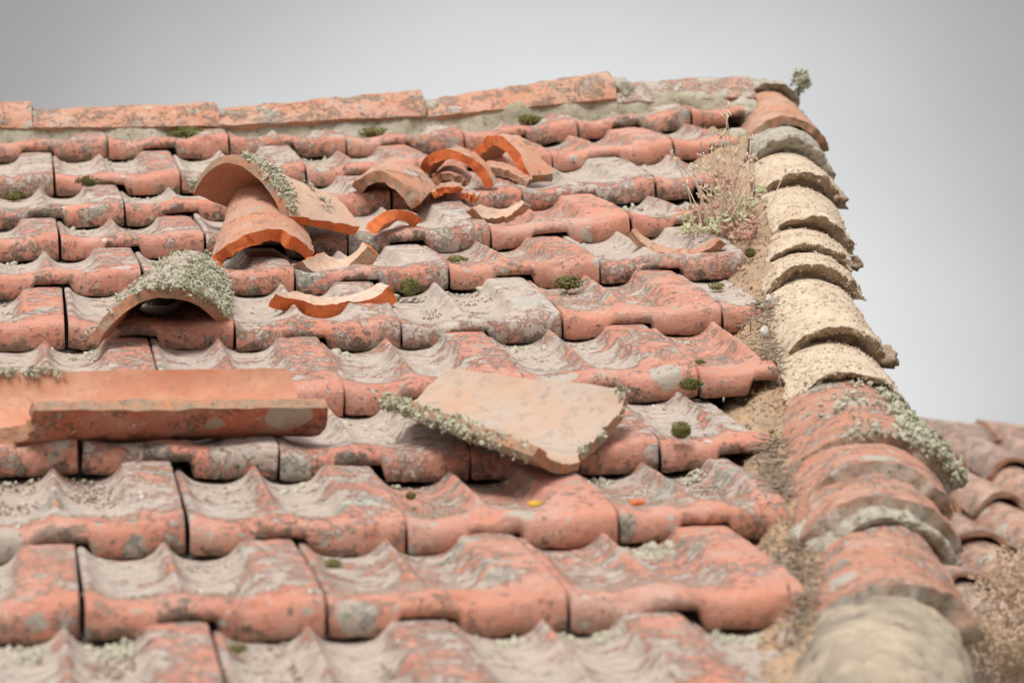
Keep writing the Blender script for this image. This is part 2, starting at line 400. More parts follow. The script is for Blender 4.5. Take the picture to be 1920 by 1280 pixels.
ORD = ['first', 'second', 'third', 'fourth', 'fifth', 'sixth', 'seventh', 'eighth', 'ninth', 'tenth', 'eleventh']
ROWS = {-1: (-.5, 4, {2.5: .62}), 0: (-1, 3, {}), 1: (-.5, 3, {2.5: .84}), 2: (-1, 4, {3: .60}), 3: (-.5, 4, {3.5: .46}), 4: (-1, 5, {4: .34}),
        5: (-.5, 4, {}), 6: (-1, 5, {4: .70}), 7: (-.5, 5, {4.5: .62}), 8: (-1, 6, {5: .55}), 9: (-.5, 6, {5.5: .46})}
GREY = {(7, 3.5), (4, 2), (6, 2), (8, -1), (2, 0), (2, 1), (5, 4.5), (7, -.5), (5, 1.5), (6, 1), (5, 3.5)}
CLEAN = {(0, 2), (0, 1), (1, 2.5), (4, 3), (8, 4), (5, 2.5), (3, 3.5), (1, 1.5), (6, 3)}
seed = 10
for k in sorted(ROWS, reverse=True):
    u0, n_, cut = ROWS[k]
    u = u0; us = []
    while len(us) < n_:
        us.append(u); u += 1
    us2 = [uu for uu in us]
    if k in (5,): us2 = [-.5, .5, 1.5, 2.5, 3.5]
    if k == 0: us2 = [-1, 0, 1, 2]
    if k == -1: us2 = [-.5, .5, 1.5, 2.5]
    if k == 1: us2 = [-.5, .5, 1.5, 2.5]
    if k == 2: us2 = [-1, 0, 1, 2, 3]
    if k == 3: us2 = [-.5, .5, 1.5, 2.5, 3.5]
    if k == 4: us2 = [-1, 0, 1, 2, 3, 4]
    if k == 6: us2 = [-1, 0, 1, 2, 3, 4]
    if k == 7: us2 = [-.5, .5, 1.5, 2.5, 3.5, 4.5]
    if k == 8: us2 = [-1, 0, 1, 2, 3, 4, 5]
    if k == 9: us2 = [-.5, .5, 1.5, 2.5, 3.5, 4.5, 5.5]
    for idx, uu in enumerate(us2):
        seed += 1; rg = random.Random(seed)
        s0 = np.array(RC(*seam(k, uu))); s1 = np.array(RC(*seam(k, uu + 1)))
        m0 = np.array(RC(*seam(k + 1, uu))) ; m1 = np.array(RC(*seam(k + 1, uu + 1)))
        X = s1 - s0; wid = np.linalg.norm(X); X /= wid
        Y = (m0 + m1 - s0 - s1) / 2; length = np.linalg.norm(Y) / wid; Y -= X * (X @ Y); Y /= np.linalg.norm(Y)
        Zv = np.cross(X, Y)
        V, F_, up, low = roof_tile_mesh(seed, wid, length, cut.get(uu, 1.0), chip=rg.choice([0, .03, .045, .06]))
        key = (k, uu)
        mat = M['tile_grey'] if key in GREY else M['tile_clean'] if key in CLEAN else M['tile']
        me = bpy.data.meshes.new('roof_tile'); me.from_pydata(V.tolist(), [], F_); me.materials.append(mat)
        for nm, arr in (('up', up), ('low', low)):
            at = me.attributes.new(nm, 'FLOAT', 'POINT'); at.data.foreach_set('value', arr.astype(np.float32))
        me.polygons.foreach_set('use_smooth', np.ones(len(me.polygons), bool)); me.update()
        o = bpy.data.objects.new('roof_tile', me); C.objects.link(o)
        jit = Matrix.Rotation(rg.uniform(-.008, .008), 4, 'Z') @ Matrix.Rotation(rg.uniform(-.006, .010), 4, 'X') @ Matrix.Translation((0, rg.uniform(-.004, .004), rg.uniform(0, .0015)))
        o.matrix_world = Matrix([[X[i], Y[i], Zv[i], s0[i]] for i in range(3)] + [[0, 0, 0, 1]]) @ jit
        look = 'heavily lichened' if key in GREY else 'cleaner red' if key in CLEAN else 'weathered red'
        cname = ORD[9 - k] if k >= 0 else 'lowest'
        where = 'at the right end' if idx == len(us2) - 1 else 'cut off by the left edge' if idx == 0 else ORD[idx] + ' from the left'
        lab = f'{look} interlocking clay tile {where} of the {cname} course below the ridge' if k >= 0 else f'{look} interlocking clay tile {where} of the lowest course in view'
        tag(o, lab, 'roof tile', 'interlocking clay tiles laid in courses')

# ------------------------------------------------------------------ barrel shells
def arc_pts(A, B, sag, upv, n, curve=None):
    A = np.asarray(A, float); B = np.asarray(B, float); c = np.linalg.norm(B - A)
    th = 2 * math.atan(2 * abs(sag) / c) if abs(sag) > 1e-6 else .01
    th = min(th, 1.5)
    t = np.linspace(-1, 1, n) * th
    s = .5 + .5 * np.sin(t) / math.sin(th); h = sag * (np.cos(t) - math.cos(th)) / (1 - math.cos(th))
    return A[None] * (1 - s[:, None]) + B[None] * s[:, None] + h[:, None] * np.asarray(upv)[None]
def shell(name, A, B, Cc, D, sn, sf, mats, thick=.016, upn=None, upf=None, rough_near=.0, rough_far=.0, rough_side=.0, amp=.002, seed=0, parent=None, ns=30, nl=26, belly=0.0):
    """curved clay piece between a near arc A-B and a far arc C-D. mats: outer, inner, near edge, other edges"""
    A, B, Cc, D = [np.asarray(p, float) for p in (A, B, Cc, D)]
    upn = Nw if upn is None else np.asarray(upn); upf = upn if upf is None else np.asarray(upf)
    a0 = arc_pts(A, B, sn, upn, ns); a1 = arc_pts(Cc, D, sf, upf, ns)
    s = np.linspace(0, 1, ns)
    ln = np.linalg.norm((Cc + D - A - B) / 2) + 1e-6
    jn = 2.3 * rough_near * (fbm(np.stack([s * 5, s * 0 + seed, s * 0], 1), 4, seed, .6) + .25) / ln
    jf = rough_far * (fbm(np.stack([s * 5, s * 0 + seed + 9, s * 0], 1), 4, seed + 4, .6) + .25) / ln
    top = np.zeros((nl, ns, 3))
    for i in range(nl):
        t = i / (nl - 1); tt = jn + (1 - jn - jf) * t
        top[i] = a0 * (1 - tt[:, None]) + a1 * tt[:, None] + upn[None] * belly * 4 * t * (1 - t)
    if rough_side:
        tl = np.linspace(0, 1, nl)
        for sgn, e in ((1, 0), (-1, ns - 1)):
            j = rough_side * np.abs(fbm(np.stack([tl * 6, tl * 0 + seed + e, tl * 0], 1), 4, seed + e, .6))
            for d_ in range(6):
                jj = e + sgn * d_; dirv = top[:, e + sgn * 7] - top[:, e]; dirv /= np.linalg.norm(dirv, axis=1)[:, None] + 1e-9
                top[:, jj] += dirv * (j * (1 - d_ / 6))[:, None]
    du = np.gradient(top, axis=1); dv = np.gradient(top, axis=0)
    nrm = np.cross(du, dv); nrm /= np.linalg.norm(nrm, axis=2)[..., None] + 1e-12
    if (nrm[nl // 2, ns // 2] @ upn) < 0: nrm = -nrm
    flip = False
    nz_ = fbm(top * 45 + seed, 3, seed); nz2 = fbm(top * 180 + seed, 2, seed + 3)
    sg = 1 if sn >= 0 else -1
    out_ = top + nrm * (amp * nz_ + amp * .35 * nz2)[..., None]
    inn = top - nrm * (thick * (1 + .12 * nz_))[..., None] 
    # edge roughness on the two skins differs so that broken faces are uneven
    V = np.concatenate([out_.reshape(-1, 3), inn.reshape(-1, 3)]); N = nl * ns; q = lambda i, j: i * ns + j
    F_ = []; mi = []
    def f(a, m): F_.append(a); mi.append(m)
    for i in range(nl - 1):
        for j in range(ns - 1):
            f((q(i, j), q(i, j + 1), q(i + 1, j + 1), q(i + 1, j)), 0)
            f((N + q(i, j), N + q(i + 1, j), N + q(i + 1, j + 1), N + q(i, j + 1)), 1)
    base = len(V); extra = []
    def strip(idx, m, closed=False):
        # edge face with a roughened middle line
        nonlocal base
        mids = []
        for t_, w_ in ((.33, 1), (.66, 1)):
            l_ = []
            for i_ in idx:
                p = V[i_] * (1 - t_) + V[N + i_] * t_
                p = p + .0030 * np.array([vnoise(p * 200 + 3.1 * e, seed + e) for e in range(3)])
                extra.append(p); l_.append(base); base += 1
            mids.append(l_)
        lines = [list(idx)] + mids + [[N + i_ for i_ in idx]]
        for r_ in range(3):
            for c_ in range(len(idx) - 1):
                f((lines[r_][c_], lines[r_][c_ + 1], lines[r_ + 1][c_ + 1], lines[r_ + 1][c_]), m)
    strip([q(0, j) for j in range(ns)], 2); strip([q(nl - 1, j) for j in range(ns)], 3)
    strip([q(i, 0) for i in range(nl)], 3); strip([q(i, ns - 1) for i in range(nl)], 3)
    V = np.concatenate([V, np.array(extra)])
    o = mesh_obj(name, V, F_, mats, parent, mi, True, origin=(V.mean(0) if parent is None else np.array(parent.location)))
    me = o.data
    import bmesh
    bm = bmesh.new(); bm.from_mesh(me); bmesh.ops.recalc_face_normals(bm, faces=bm.faces)
    for e in bm.edges:
        if len(e.link_faces) == 2 and e.link_faces[0].material_index != e.link_faces[1].material_index: e.smooth = False
    bm.to_mesh(me); bm.free()
    return o, top, nrm

def tube(pts, r0, r1, n=5):
    pts = np.array(pts); V = []; F_ = []
    for i, p in enumerate(pts):
        d = pts[min(i + 1, len(pts) - 1)] - pts[max(i - 1, 0)]; d /= np.linalg.norm(d); e = np.cross(d, [.3, .9, .1]); e /= np.linalg.norm(e); f_ = np.cross(d, e)
        r = r0 + (r1 - r0) * i / (len(pts) - 1)
        for k in range(n): V.append(p + r * (math.cos(k * 6.283 / n) * e + math.sin(k * 6.283 / n) * f_))
    for i in range(len(pts) - 1):
        for k in range(n): F_.append((i * n + k, i * n + (k + 1) % n, i * n + n + (k + 1) % n, i * n + n + k))
    F_.append(tuple(range(n))[::-1]); F_.append(tuple((len(pts) - 1) * n + k for k in range(n)))
    return np.array(V), F_

# unit icosphere for crumbs and lobes
import bmesh
def ico(sub):
    bm = bmesh.new(); bmesh.ops.create_icosphere(bm, subdivisions=sub, radius=1)
    V = np.array([v.co[:] for v in bm.verts]); Fc = [tuple(v.index for v in f.verts) for f in bm.faces]; bm.free(); return V, Fc
ICO1, ICOF1 = ico(1); ICO2, ICOF2 = ico(2); ICO3, ICOF3 = ico(3)
def crumbs(pts, sizes, seed=0, squash=.7, rough=.35, flakes=0):
    """many small irregular bodies in one mesh; returns V, F"""
    rg = np.random.RandomState(seed); V = []; F_ = []; b = 0
    for p, s in zip(pts, sizes):
        R = np.linalg.qr(rg.randn(3, 3))[0]
        v = ICO1 * (1 + rough * rg.uniform(-1, 1, (len(ICO1), 1))); v = v * np.array([1, rg.uniform(.6, 1), squash * rg.uniform(.6, 1.1)])
        V.append((v * s) @ R.T + p); F_ += [tuple(i + b for i in f) for f in ICOF1]; b += len(v)
        for _ in range(flakes):
            d = rg.randn(3); d /= np.linalg.norm(d); e = np.cross(d, rg.randn(3)); e /= np.linalg.norm(e)
            c0 = p + d * s * .5; tip = p + d * s * rg.uniform(1.1, 1.7) + e * s * .3
            q_ = np.array([c0 - e * s * .28, c0 + e * s * .28, tip + e * s * .32, tip - e * s * .2 + np.cross(d, e) * s * .4])
            V.append(q_); F_.append((b, b + 1, b + 2)); F_.append((b, b + 2, b + 3)); b += 4
    return np.concatenate(V), F_
def lichen_on(parent, top, nrm, region, n, size, seed, mat='lichen', name='lichen', lift=.0, label=None, dense=False):
    """crusty lichen tufts on part of a shell; region(s,t)->density"""
    rg = np.random.RandomState(seed); nl, ns, _ = top.shape; pts = []; sz = []
    g_ = 0
    while len(pts) < n and g_ < 4000 + n * 200:
        g_ += 1; s, t = rg.rand(), rg.rand()
        clus = vnoise(np.array([s * 7 + seed, t * 9, 0.0]), seed)
        if rg.rand() > region(s, t) * (1 if clus > -.15 or dense else .15): continue
        i, j = int(t * (nl - 1)), int(s * (ns - 1)); k_ = size * rg.uniform(.5, 1.5) 
        pts.append(top[i, j] + nrm[i, j] * (lift + k_ * rg.uniform(.1, .9)) + rg.randn(3) * .003); sz.append(k_)
    V, F_ = crumbs(pts, sz, seed, .55, .45, flakes=2)
    o = mesh_obj(name, V, F_, M[mat], parent, None, False, origin=np.array(parent.location)); o['kind'] = 'stuff'
    if label: o['label'] = label
    return o

# ------------------------------------------------------------------ loose barrel tiles and shards on the roof
OM = lambda outer, inner, e1='break', e2='break_old': [M[outer], M[inner], M[e1], M[e2]]
def loose(name, label, A, B, Cc, D, sn, sf, mats, group='loose barrel tiles and shards lying on the roof', cat='broken tile', **kw):
    o, top, nrm = shell(name, A, B, Cc, D, sn, sf, mats, **kw); tag(o, label, cat, group); return o, top, nrm
# barrel with its broken orange mouth towards the eaves
A, B = px(392, 494, .042), px(592, 478, .042); Cc, D = px(432, 380, .045), px(560, 378, .045)
o, top, nrm = loose('barrel_tile', 'orange barrel tile with a fresh broken mouth, under the tipped lichen-edged tile', A, B, Cc, D, .040, .045,
    OM('barrel_orange', 'inner_red', 'break', 'break_old'), cat='barrel tile', rough_near=.010, seed=3, thick=.017)
lichen_on(o, top, nrm, lambda s, t: 1.0 if s > .93 and t > .3 else 0, 40, .003, 5, 'lichen')
# tipped tile on top of it
A, B = px(363, 352, .075), px(545, 404, .082); D = px(681, 428, .050); Cc = D + (A - B) * .86 + np.array(Nw) * -.02
o, top, nrm = loose('barrel_tile', 'pale tipped barrel tile with lichen along its raised mouth, resting on the orange one', A, B, Cc, D, .070, .048,
    OM('barrel', 'inner_red', 'break_old', 'break'), cat='barrel tile', rough_far=.006, rough_side=.003, seed=7, thick=.015)
lichen_on(o, top, nrm, lambda s, t: 1.0 if (.56 < s < 1.0 and t < .05 + .16 * math.sin(min(1, (s - .56) / .4) * 3.0)) else 0, 620, .0034, 8, 'lichen')
lichen_on(o, top, nrm, lambda s, t: 1.0 if s < .05 and t < .12 else 0, 60, .0045, 9, 'lichen')
for q_, (s_, t_) in enumerate(((.62, .36), (.72, .62), (.88, .66), (.60, .80))):
    lichen_on(o, top, nrm, lambda s, t: 1.0 if abs(s - s_) < .035 and abs(t - t_) < .035 else 0, 16, .003, 30 + q_, 'lichen')
# lichen covered barrel on the left
A, B = px(163, 638, .040), px(432, 606, .040); Cc, D = px(282, 535, .018), px(424, 528, .018)
o, top, nrm = loose('barrel_tile', 'grey barrel tile thick with crusty lichen, its dark mouth facing down the slope', A, B, Cc, D, .058, .046,
    OM('barrel_lichen', 'inner_red', 'break_old', 'break_old'), cat='barrel tile', rough_near=.006, seed=12, thick=.015)
lichen_on(o, top, nrm, lambda s, t: 1.0 if s > .62 and t < .8 else .9 if t < .04 and s > .4 else .05, 1700, .0026, 13, 'lichen_g')
lichen_on(o, top, nrm, lambda s, t: .8 if s > .5 else .15, 300, .0028, 14, 'lichen')
pl = light_plug_ends = (np.array(Cc), np.array(D), o)
# long channel tile lying on its back at the left edge
A, B = px(-110, 700, .095), px(22, 752, .090); Cc, D = px(540, 690, .090), px(612, 746, .086)
o, top, nrm = loose('channel_tile', 'long red barrel tile lying on its back against the left edge of the photo', A, B, Cc, D, -.047, -.042,
    [M['inner_orange'], M['deep_red'], M['break_old'], M['break_old']], cat='barrel tile', rough_near=.012, rough_far=.006, seed=17, thick=.017, nl=60)
lichen_on(o, top, nrm, lambda s, t: 1.0 if s < .03 and t < .4 else 0, 130, .003, 18, 'lichen_g')
# big upturned piece in the middle
A, B = px(1178, 730, .088), px(1000, 834, .082); Cc, D = px(832, 688, .082), px(728, 738, .082)
o, top, nrm = loose('channel_tile', 'wide pale piece of barrel tile lying hollow side up, edge shaggy with lichen', A, B, Cc, D, -.046, -.024,
    OM('slab', 'barrel_lichen', 'break_old', 'break_old'), cat='barrel tile', rough_near=.006, rough_far=.010, rough_side=.003, seed=21, thick=.011, nl=44)
lichen_on(o, top, nrm, lambda s, t: 1.0 if s > .965 and .25 < t else .5 if s > .97 and .05 < t < .25 else 0, 1500, .0040, 22, 'lichen_g', lift=-.009, dense=True)
lichen_on(o, top, nrm, lambda s, t: 1.0 if s < .5 and t < .025 else 0, 40, .0035, 23, 'lichen')
# broken barrels further up
A, B = px(657, 352, .045), px(788, 380, .045); Cc, D = px(700, 312, .048), px(818, 348, .045)
loose('broken_barrel_tile', 'orange broken barrel piece with grey mouth, left of the two arched pieces', A, B, Cc, D, .036, .030,
    OM('barrel_orange', 'inner_red', 'break_old', 'break'), rough_near=.006, rough_far=.01, seed=31, thick=.018)
A, B = px(782, 322, .055), px(922, 348, .045); Cc, D = px(806, 312, .055), px(934, 342, .045)
loose('broken_barrel_tile', 'thin orange arched band of a broken barrel tile, between two larger broken pieces', A, B, Cc, D, .047, .043,
    OM('barrel_orange', 'inner_orange', 'break', 'break'), rough_near=.005, rough_far=.008, seed=33, thick=.017)
A, B = px(882, 290, .045), px(992, 330, .045); Cc, D = px(925, 280, .045), px(1036, 325, .045)
loose('broken_barrel_tile', 'orange arched barrel piece with dark mouth, rightmost of the upper broken pieces', A, B, Cc, D, .050, .042,
    OM('barrel_orange', 'inner_red', 'break', 'break_old'), rough_near=.004, rough_far=.006, seed=35, thick=.020)
loose('tile_shard', 'flat orange shard poking out from under the rightmost arched piece', px(905, 312, .045), px(990, 342, .042), px(915, 302, .045), px(1000, 334, .042), .008, .008,
    OM('barrel_orange', 'inner_orange', 'break_old'), rough_near=.004, rough_side=.004, seed=37, thick=.012)
loose('tile_shard', 'dull red curved shard seen through the thin arched band', px(806, 340, .043), px(880, 346, .043), px(822, 318, .045), px(885, 330, .045), .016, .016,
    OM('tile_clean_b', 'inner_red') if 'tile_clean_b' in M else OM('hip_red', 'inner_red', 'break_old'), rough_near=.004, seed=38, thick=.013)
loose('tile_shard', 'small orange shard right below the grey mouthed broken piece', px(808, 362, .043), px(872, 355, .045), px(812, 350, .045), px(866, 345, .045), .006, .004,
    OM('barrel_orange', 'inner_orange'), rough_near=.004, rough_side=.004, seed=39, thick=.010)
loose('tile_shard', 'tiny reddish shard at the foot of the thin arched band', px(862, 362, .045), px(896, 372, .043), px(868, 354, .045), px(900, 364, .043), .003, .003,
    OM('hip_red', 'inner_red'), rough_near=.003, rough_side=.003, seed=40, thick=.010)
# shards
loose('tile_shard', 'bright orange edged curved shard at the right corner of the tipped tile', px(680, 432, .045), px(792, 416, .045), px(712, 414, .050), px(786, 408, .048), .026, .014,
    OM('inner', 'inner_red', 'break', 'break'), rough_near=.003, seed=41, thick=.017)
loose('tile_shard', 'mossy sandy shard lying hollow side up below the arched pieces', px(884, 390, .058), px(984, 380, .060), px(900, 384, .058), px(978, 375, .060), -.022, -.010,
    OM('inner', 'barrel_lichen', 'break_old', 'break_old'), rough_near=.003, seed=42, thick=.012)
loose('tile_shard', 'boat shaped shard with orange tip in front of the orange barrel tile', px(565, 490, .050), px(690, 462, .060), px(608, 472, .052), px(680, 454, .060), -.026, -.016,
    OM('inner', 'barrel_lichen', 'break_old', 'break'), rough_near=.002, seed=43, thick=.019)
loose('tile_shard', 'long boat shaped shard with bright orange rim and pale inside', px(514, 552, .050), px(736, 538, .058), px(556, 546, .050), px(712, 531, .056), -.019, -.013,
    OM('inner', 'inner_orange', 'break', 'break'), rough_near=.003, seed=44, thick=.023)
loose('tile_shard', 'thin brown curved shard lying by the dry sedum at the right', px(1182, 432, .055), px(1350, 450, .055), px(1192, 428, .056), px(1342, 444, .056), -.028, -.024,
    OM('barrel_orange', 'hip_red', 'break_old', 'break_old'), rough_near=.003, seed=45, thick=.012)

# ------------------------------------------------------------------ ridge
bR = 9.30 * ROW * T
def face_strip(name, pts_lo, pts_hi, depth, mat, nx=120, ny=14, amp=.008, seed=0, label=None, cat=None, sc_=22, group=None):
    """lumpy solid strip from a low line to a high line, going back by depth along the slope"""
    lo = np.array(pts_lo); hi = np.array(pts_hi); t = np.linspace(0, 1, len(lo)); tx = np.linspace(0, 1, nx)
    Lo = np.stack([np.interp(tx, t, lo[:, i]) for i in range(3)], 1); Hi = np.stack([np.interp(tx, t, hi[:, i]) for i in range(3)], 1)
    rows = []
    for i in range(ny):
        f = i / (ny - 1) * 1.5
        if f <= 1: P = Lo * (1 - f) + Hi * f + np.array(Sw) * depth * .15 * f
        else: P = Hi + np.array(Sw) * depth * (.15 + (f - 1) * 1.7)
        rows.append(P)
    P = np.array(rows); d = fbm(P * sc_ + seed, 4, seed) * amp
    P = P - np.array(Sw) * d[..., None] + np.array(Nw) * d[..., None] * .6
    V = P.reshape(-1, 3); n0 = len(V); back = V.copy(); back = back + np.array(Sw) * depth * .6 - np.array(Nw) * .03
    V = np.concatenate([V, back]); q = lambda i, j: i * nx + j; F_ = []
    for i in range(ny - 1):
        for j in range(nx - 1):
            F_.append((q(i, j), q(i, j + 1), q(i + 1, j + 1), q(i + 1, j))); F_.append((n0 + q(i, j), n0 + q(i + 1, j), n0 + q(i + 1, j + 1), n0 + q(i, j + 1)))
        for j in (0, nx - 1): F_.append((q(i, j), q(i + 1, j), n0 + q(i + 1, j), n0 + q(i, j)))
    for i in (0, ny - 1):
        for j in range(nx - 1): F_.append((q(i, j), q(i, j + 1), n0 + q(i, j + 1), n0 + q(i, j)))
    o = mesh_obj(name, V, F_, mat)
    return tag(o, label, cat, group)
def pb(x, y, b): a, h = on_b(x, y, b); return RC(a, b, h)
lo = [pb(x, y, bR - .035) - np.array(Nw) * .05 for x, y in ((-80, 290), (100, 285), (300, 278), (430, 272), (650, 272), (870, 256), (1080, 240), (1300, 222), (1420, 215))]
hi = [pb(x, y, bR - .012) for x, y in ((-80, 236), (100, 238), (300, 238), (430, 236), (650, 228), (870, 210), (1080, 190), (1300, 178), (1420, 170))]
face_strip('ridge_mortar', lo, hi, .16, M['band'], nx=320, amp=.006, seed=5, label='grey mossy mortar bed running under the ridge tiles', cat='mortar')
def ridge_tile(x0, x1, yb0, yb1, yt0, yt1, label, seed, mats, b=bR + .004, dep=.15):
    A = pb(x0, yb0, b); Cc = pb(x1, yb1, b)
    ap0 = pb(x0, yt0, b + dep * .5); ap1 = pb(x1, yt1, b + dep * .5)
    B = A + np.array(Sw) * dep; D = Cc + np.array(Sw) * dep
    s0 = (ap0 - A) @ Nw; s1 = (ap1 - Cc) @ Nw
    o, top, nrm = shell('ridge_tile', A, B, Cc, D, s0, s1, mats, thick=.015, rough_near=.004, rough_far=.003, amp=.0025, seed=seed, nl=44)
    return tag(o, label, 'ridge tile', 'barrel tiles along the ridge')
RM = [M['ridge'], M['inner_red'], M['break_old'], M['break_old']]
ridge_tile(-150, 60, 240, 240, 196, 192, 'short visible end of ridge tile at the left edge', 51, RM)
ridge_tile(56, 412, 239, 236, 208, 194, 'mottled ridge barrel tile, second from the left, above bare mortar', 52, RM)
ridge_tile(408, 800, 236, 216, 207, 170, 'orange ridge barrel tile with yellow stains, third from the left', 53, RM)
ridge_tile(806, 1158, 218, 184, 190, 134, 'orange ridge barrel tile rising to the highest point, fourth from left', 54, RM)
ridge_tile(1150, 1420, 192, 182, 160, 143, 'flat lichened ridge tile next to the hip', 55, [M['ridge_old'], M['inner_red'], M['break_old'], M['break_old']])
# mortar plugs at the tile joints
def lump(name, center, rx, rs, rn, mat, seed, label=None, cat=None, group=None, amp=.25, sub=3, parent=None, f=2.2):
    base, Fc = (ICO3, ICOF3) if sub == 3 else (ICO2, ICOF2)
    d = 1 + amp * fbm(base * f + seed * 3.3, 4, seed)
    v = base * d[:, None]; V = np.asarray(center) + v[:, :1] * rx * np.array(Xw) + v[:, 1:2] * rs * np.array(Sw) + v[:, 2:3] * rn * np.array(Nw)
    o = mesh_obj(name, V, Fc, mat, parent, origin=(np.asarray(center) if parent is None else np.array(parent.location)))
    return tag(o, label, cat, group)
for i_, (x, y, r, lb) in enumerate(((60, 222, .012, 'grey mortar plug at the leftmost ridge joint'), (412, 218, .013, 'grey mortar plug at the second ridge joint from the left'),
        (806, 204, .016, 'pale mortar plug at the third ridge joint'), (1165, 166, .020, 'pale round mortar plug beside the highest ridge tile'))):
    lump('mortar_plug', pb(x, y, bR + .055), r, r * 1.8, r * 1.0, M['mortar_grey'], 60 + i_, lb, 'mortar', 'mortar plugs at the ridge joints')

# ------------------------------------------------------------------ hip: overlapping arches up the right verge
LIPS = [  # left foot, apex, right foot, kind, label
 ((1378, 222), (1452, 156), (1512, 212), 'g', 'rounded mortar cap where the ridge meets the hip'),
 ((1388, 292), (1478, 220), (1556, 284), 't', 'thin red barrel tile at the top of the hip, sharp right corner'),
 ((1398, 332), (1485, 256), (1560, 335), 'g', 'grey brown mortar tile just below the thin red hip tile'),
 ((1412, 392), (1500, 322), (1586, 392), 'm', 'sandy mortar covered hip tile beside the dry sedum stalks'),
 ((1422, 470), (1520, 404), (1600, 478), 'm', 'sandy mortar covered hip tile right of the sedum leaves'),
 ((1424, 520), (1526, 456), (1608, 512), 'm', 'narrow cream mortar tile, middle of the sandy stretch of the hip'),
 ((1430, 575), (1534, 492), (1614, 560), 'm', 'cream mortar tile with brown crumbling lip, level with the sixth course'),
 ((1466, 690), (1590, 614), (1668, 690), 'm', 'long smooth cream mortar tile with ochre lip, lower sandy stretch'),
 ((1478, 770), (1606, 700), (1700, 770), 'm', 'lowest pale mortar tile, directly above the lichen bearded hip tile'),
 ((1464, 908), (1624, 812), (1802, 912), 't', 'large red hip tile with a beard of pale lichen on its right'),
 ((1490, 985), (1640, 866), (1795, 975), 't', 'orange hip tile arch just under the lichen bearded one'),
 ((1486, 1036), (1660, 928), (1812, 1040), 't', 'orange hip tile arch with a wide grey lip, second under the bearded one'),
 ((1540, 1050), (1672, 968), (1795, 1060), 'g', 'grey lichened mortar arch between two orange hip tiles'),
 ((1500, 1190), (1688, 1092), (1852, 1205), 't', 'broad orange hip tile with grey rim near the bottom right'),
 ((1440, 1500), (1720, 1330), (1900, 1500), 'd', 'big rough mortar dome at the bottom end of the hip'),
]
def lip_geo(Lf, Ap, Rf):
    a, b = on_h(Lf[0], Lf[1], .01); A = RC(a, b, .01)
    B = pb(Rf[0], Rf[1], b); P = pb(Ap[0], Ap[1], b)
    ch = (B - A); cl = np.linalg.norm(ch); ch /= cl; t = (P - A) @ ch; up = (P - A) - ch * t; s = np.linalg.norm(up)
    return A, B, up / s, s, b
geo = [lip_geo(l[0], l[1], l[2]) for l in LIPS]
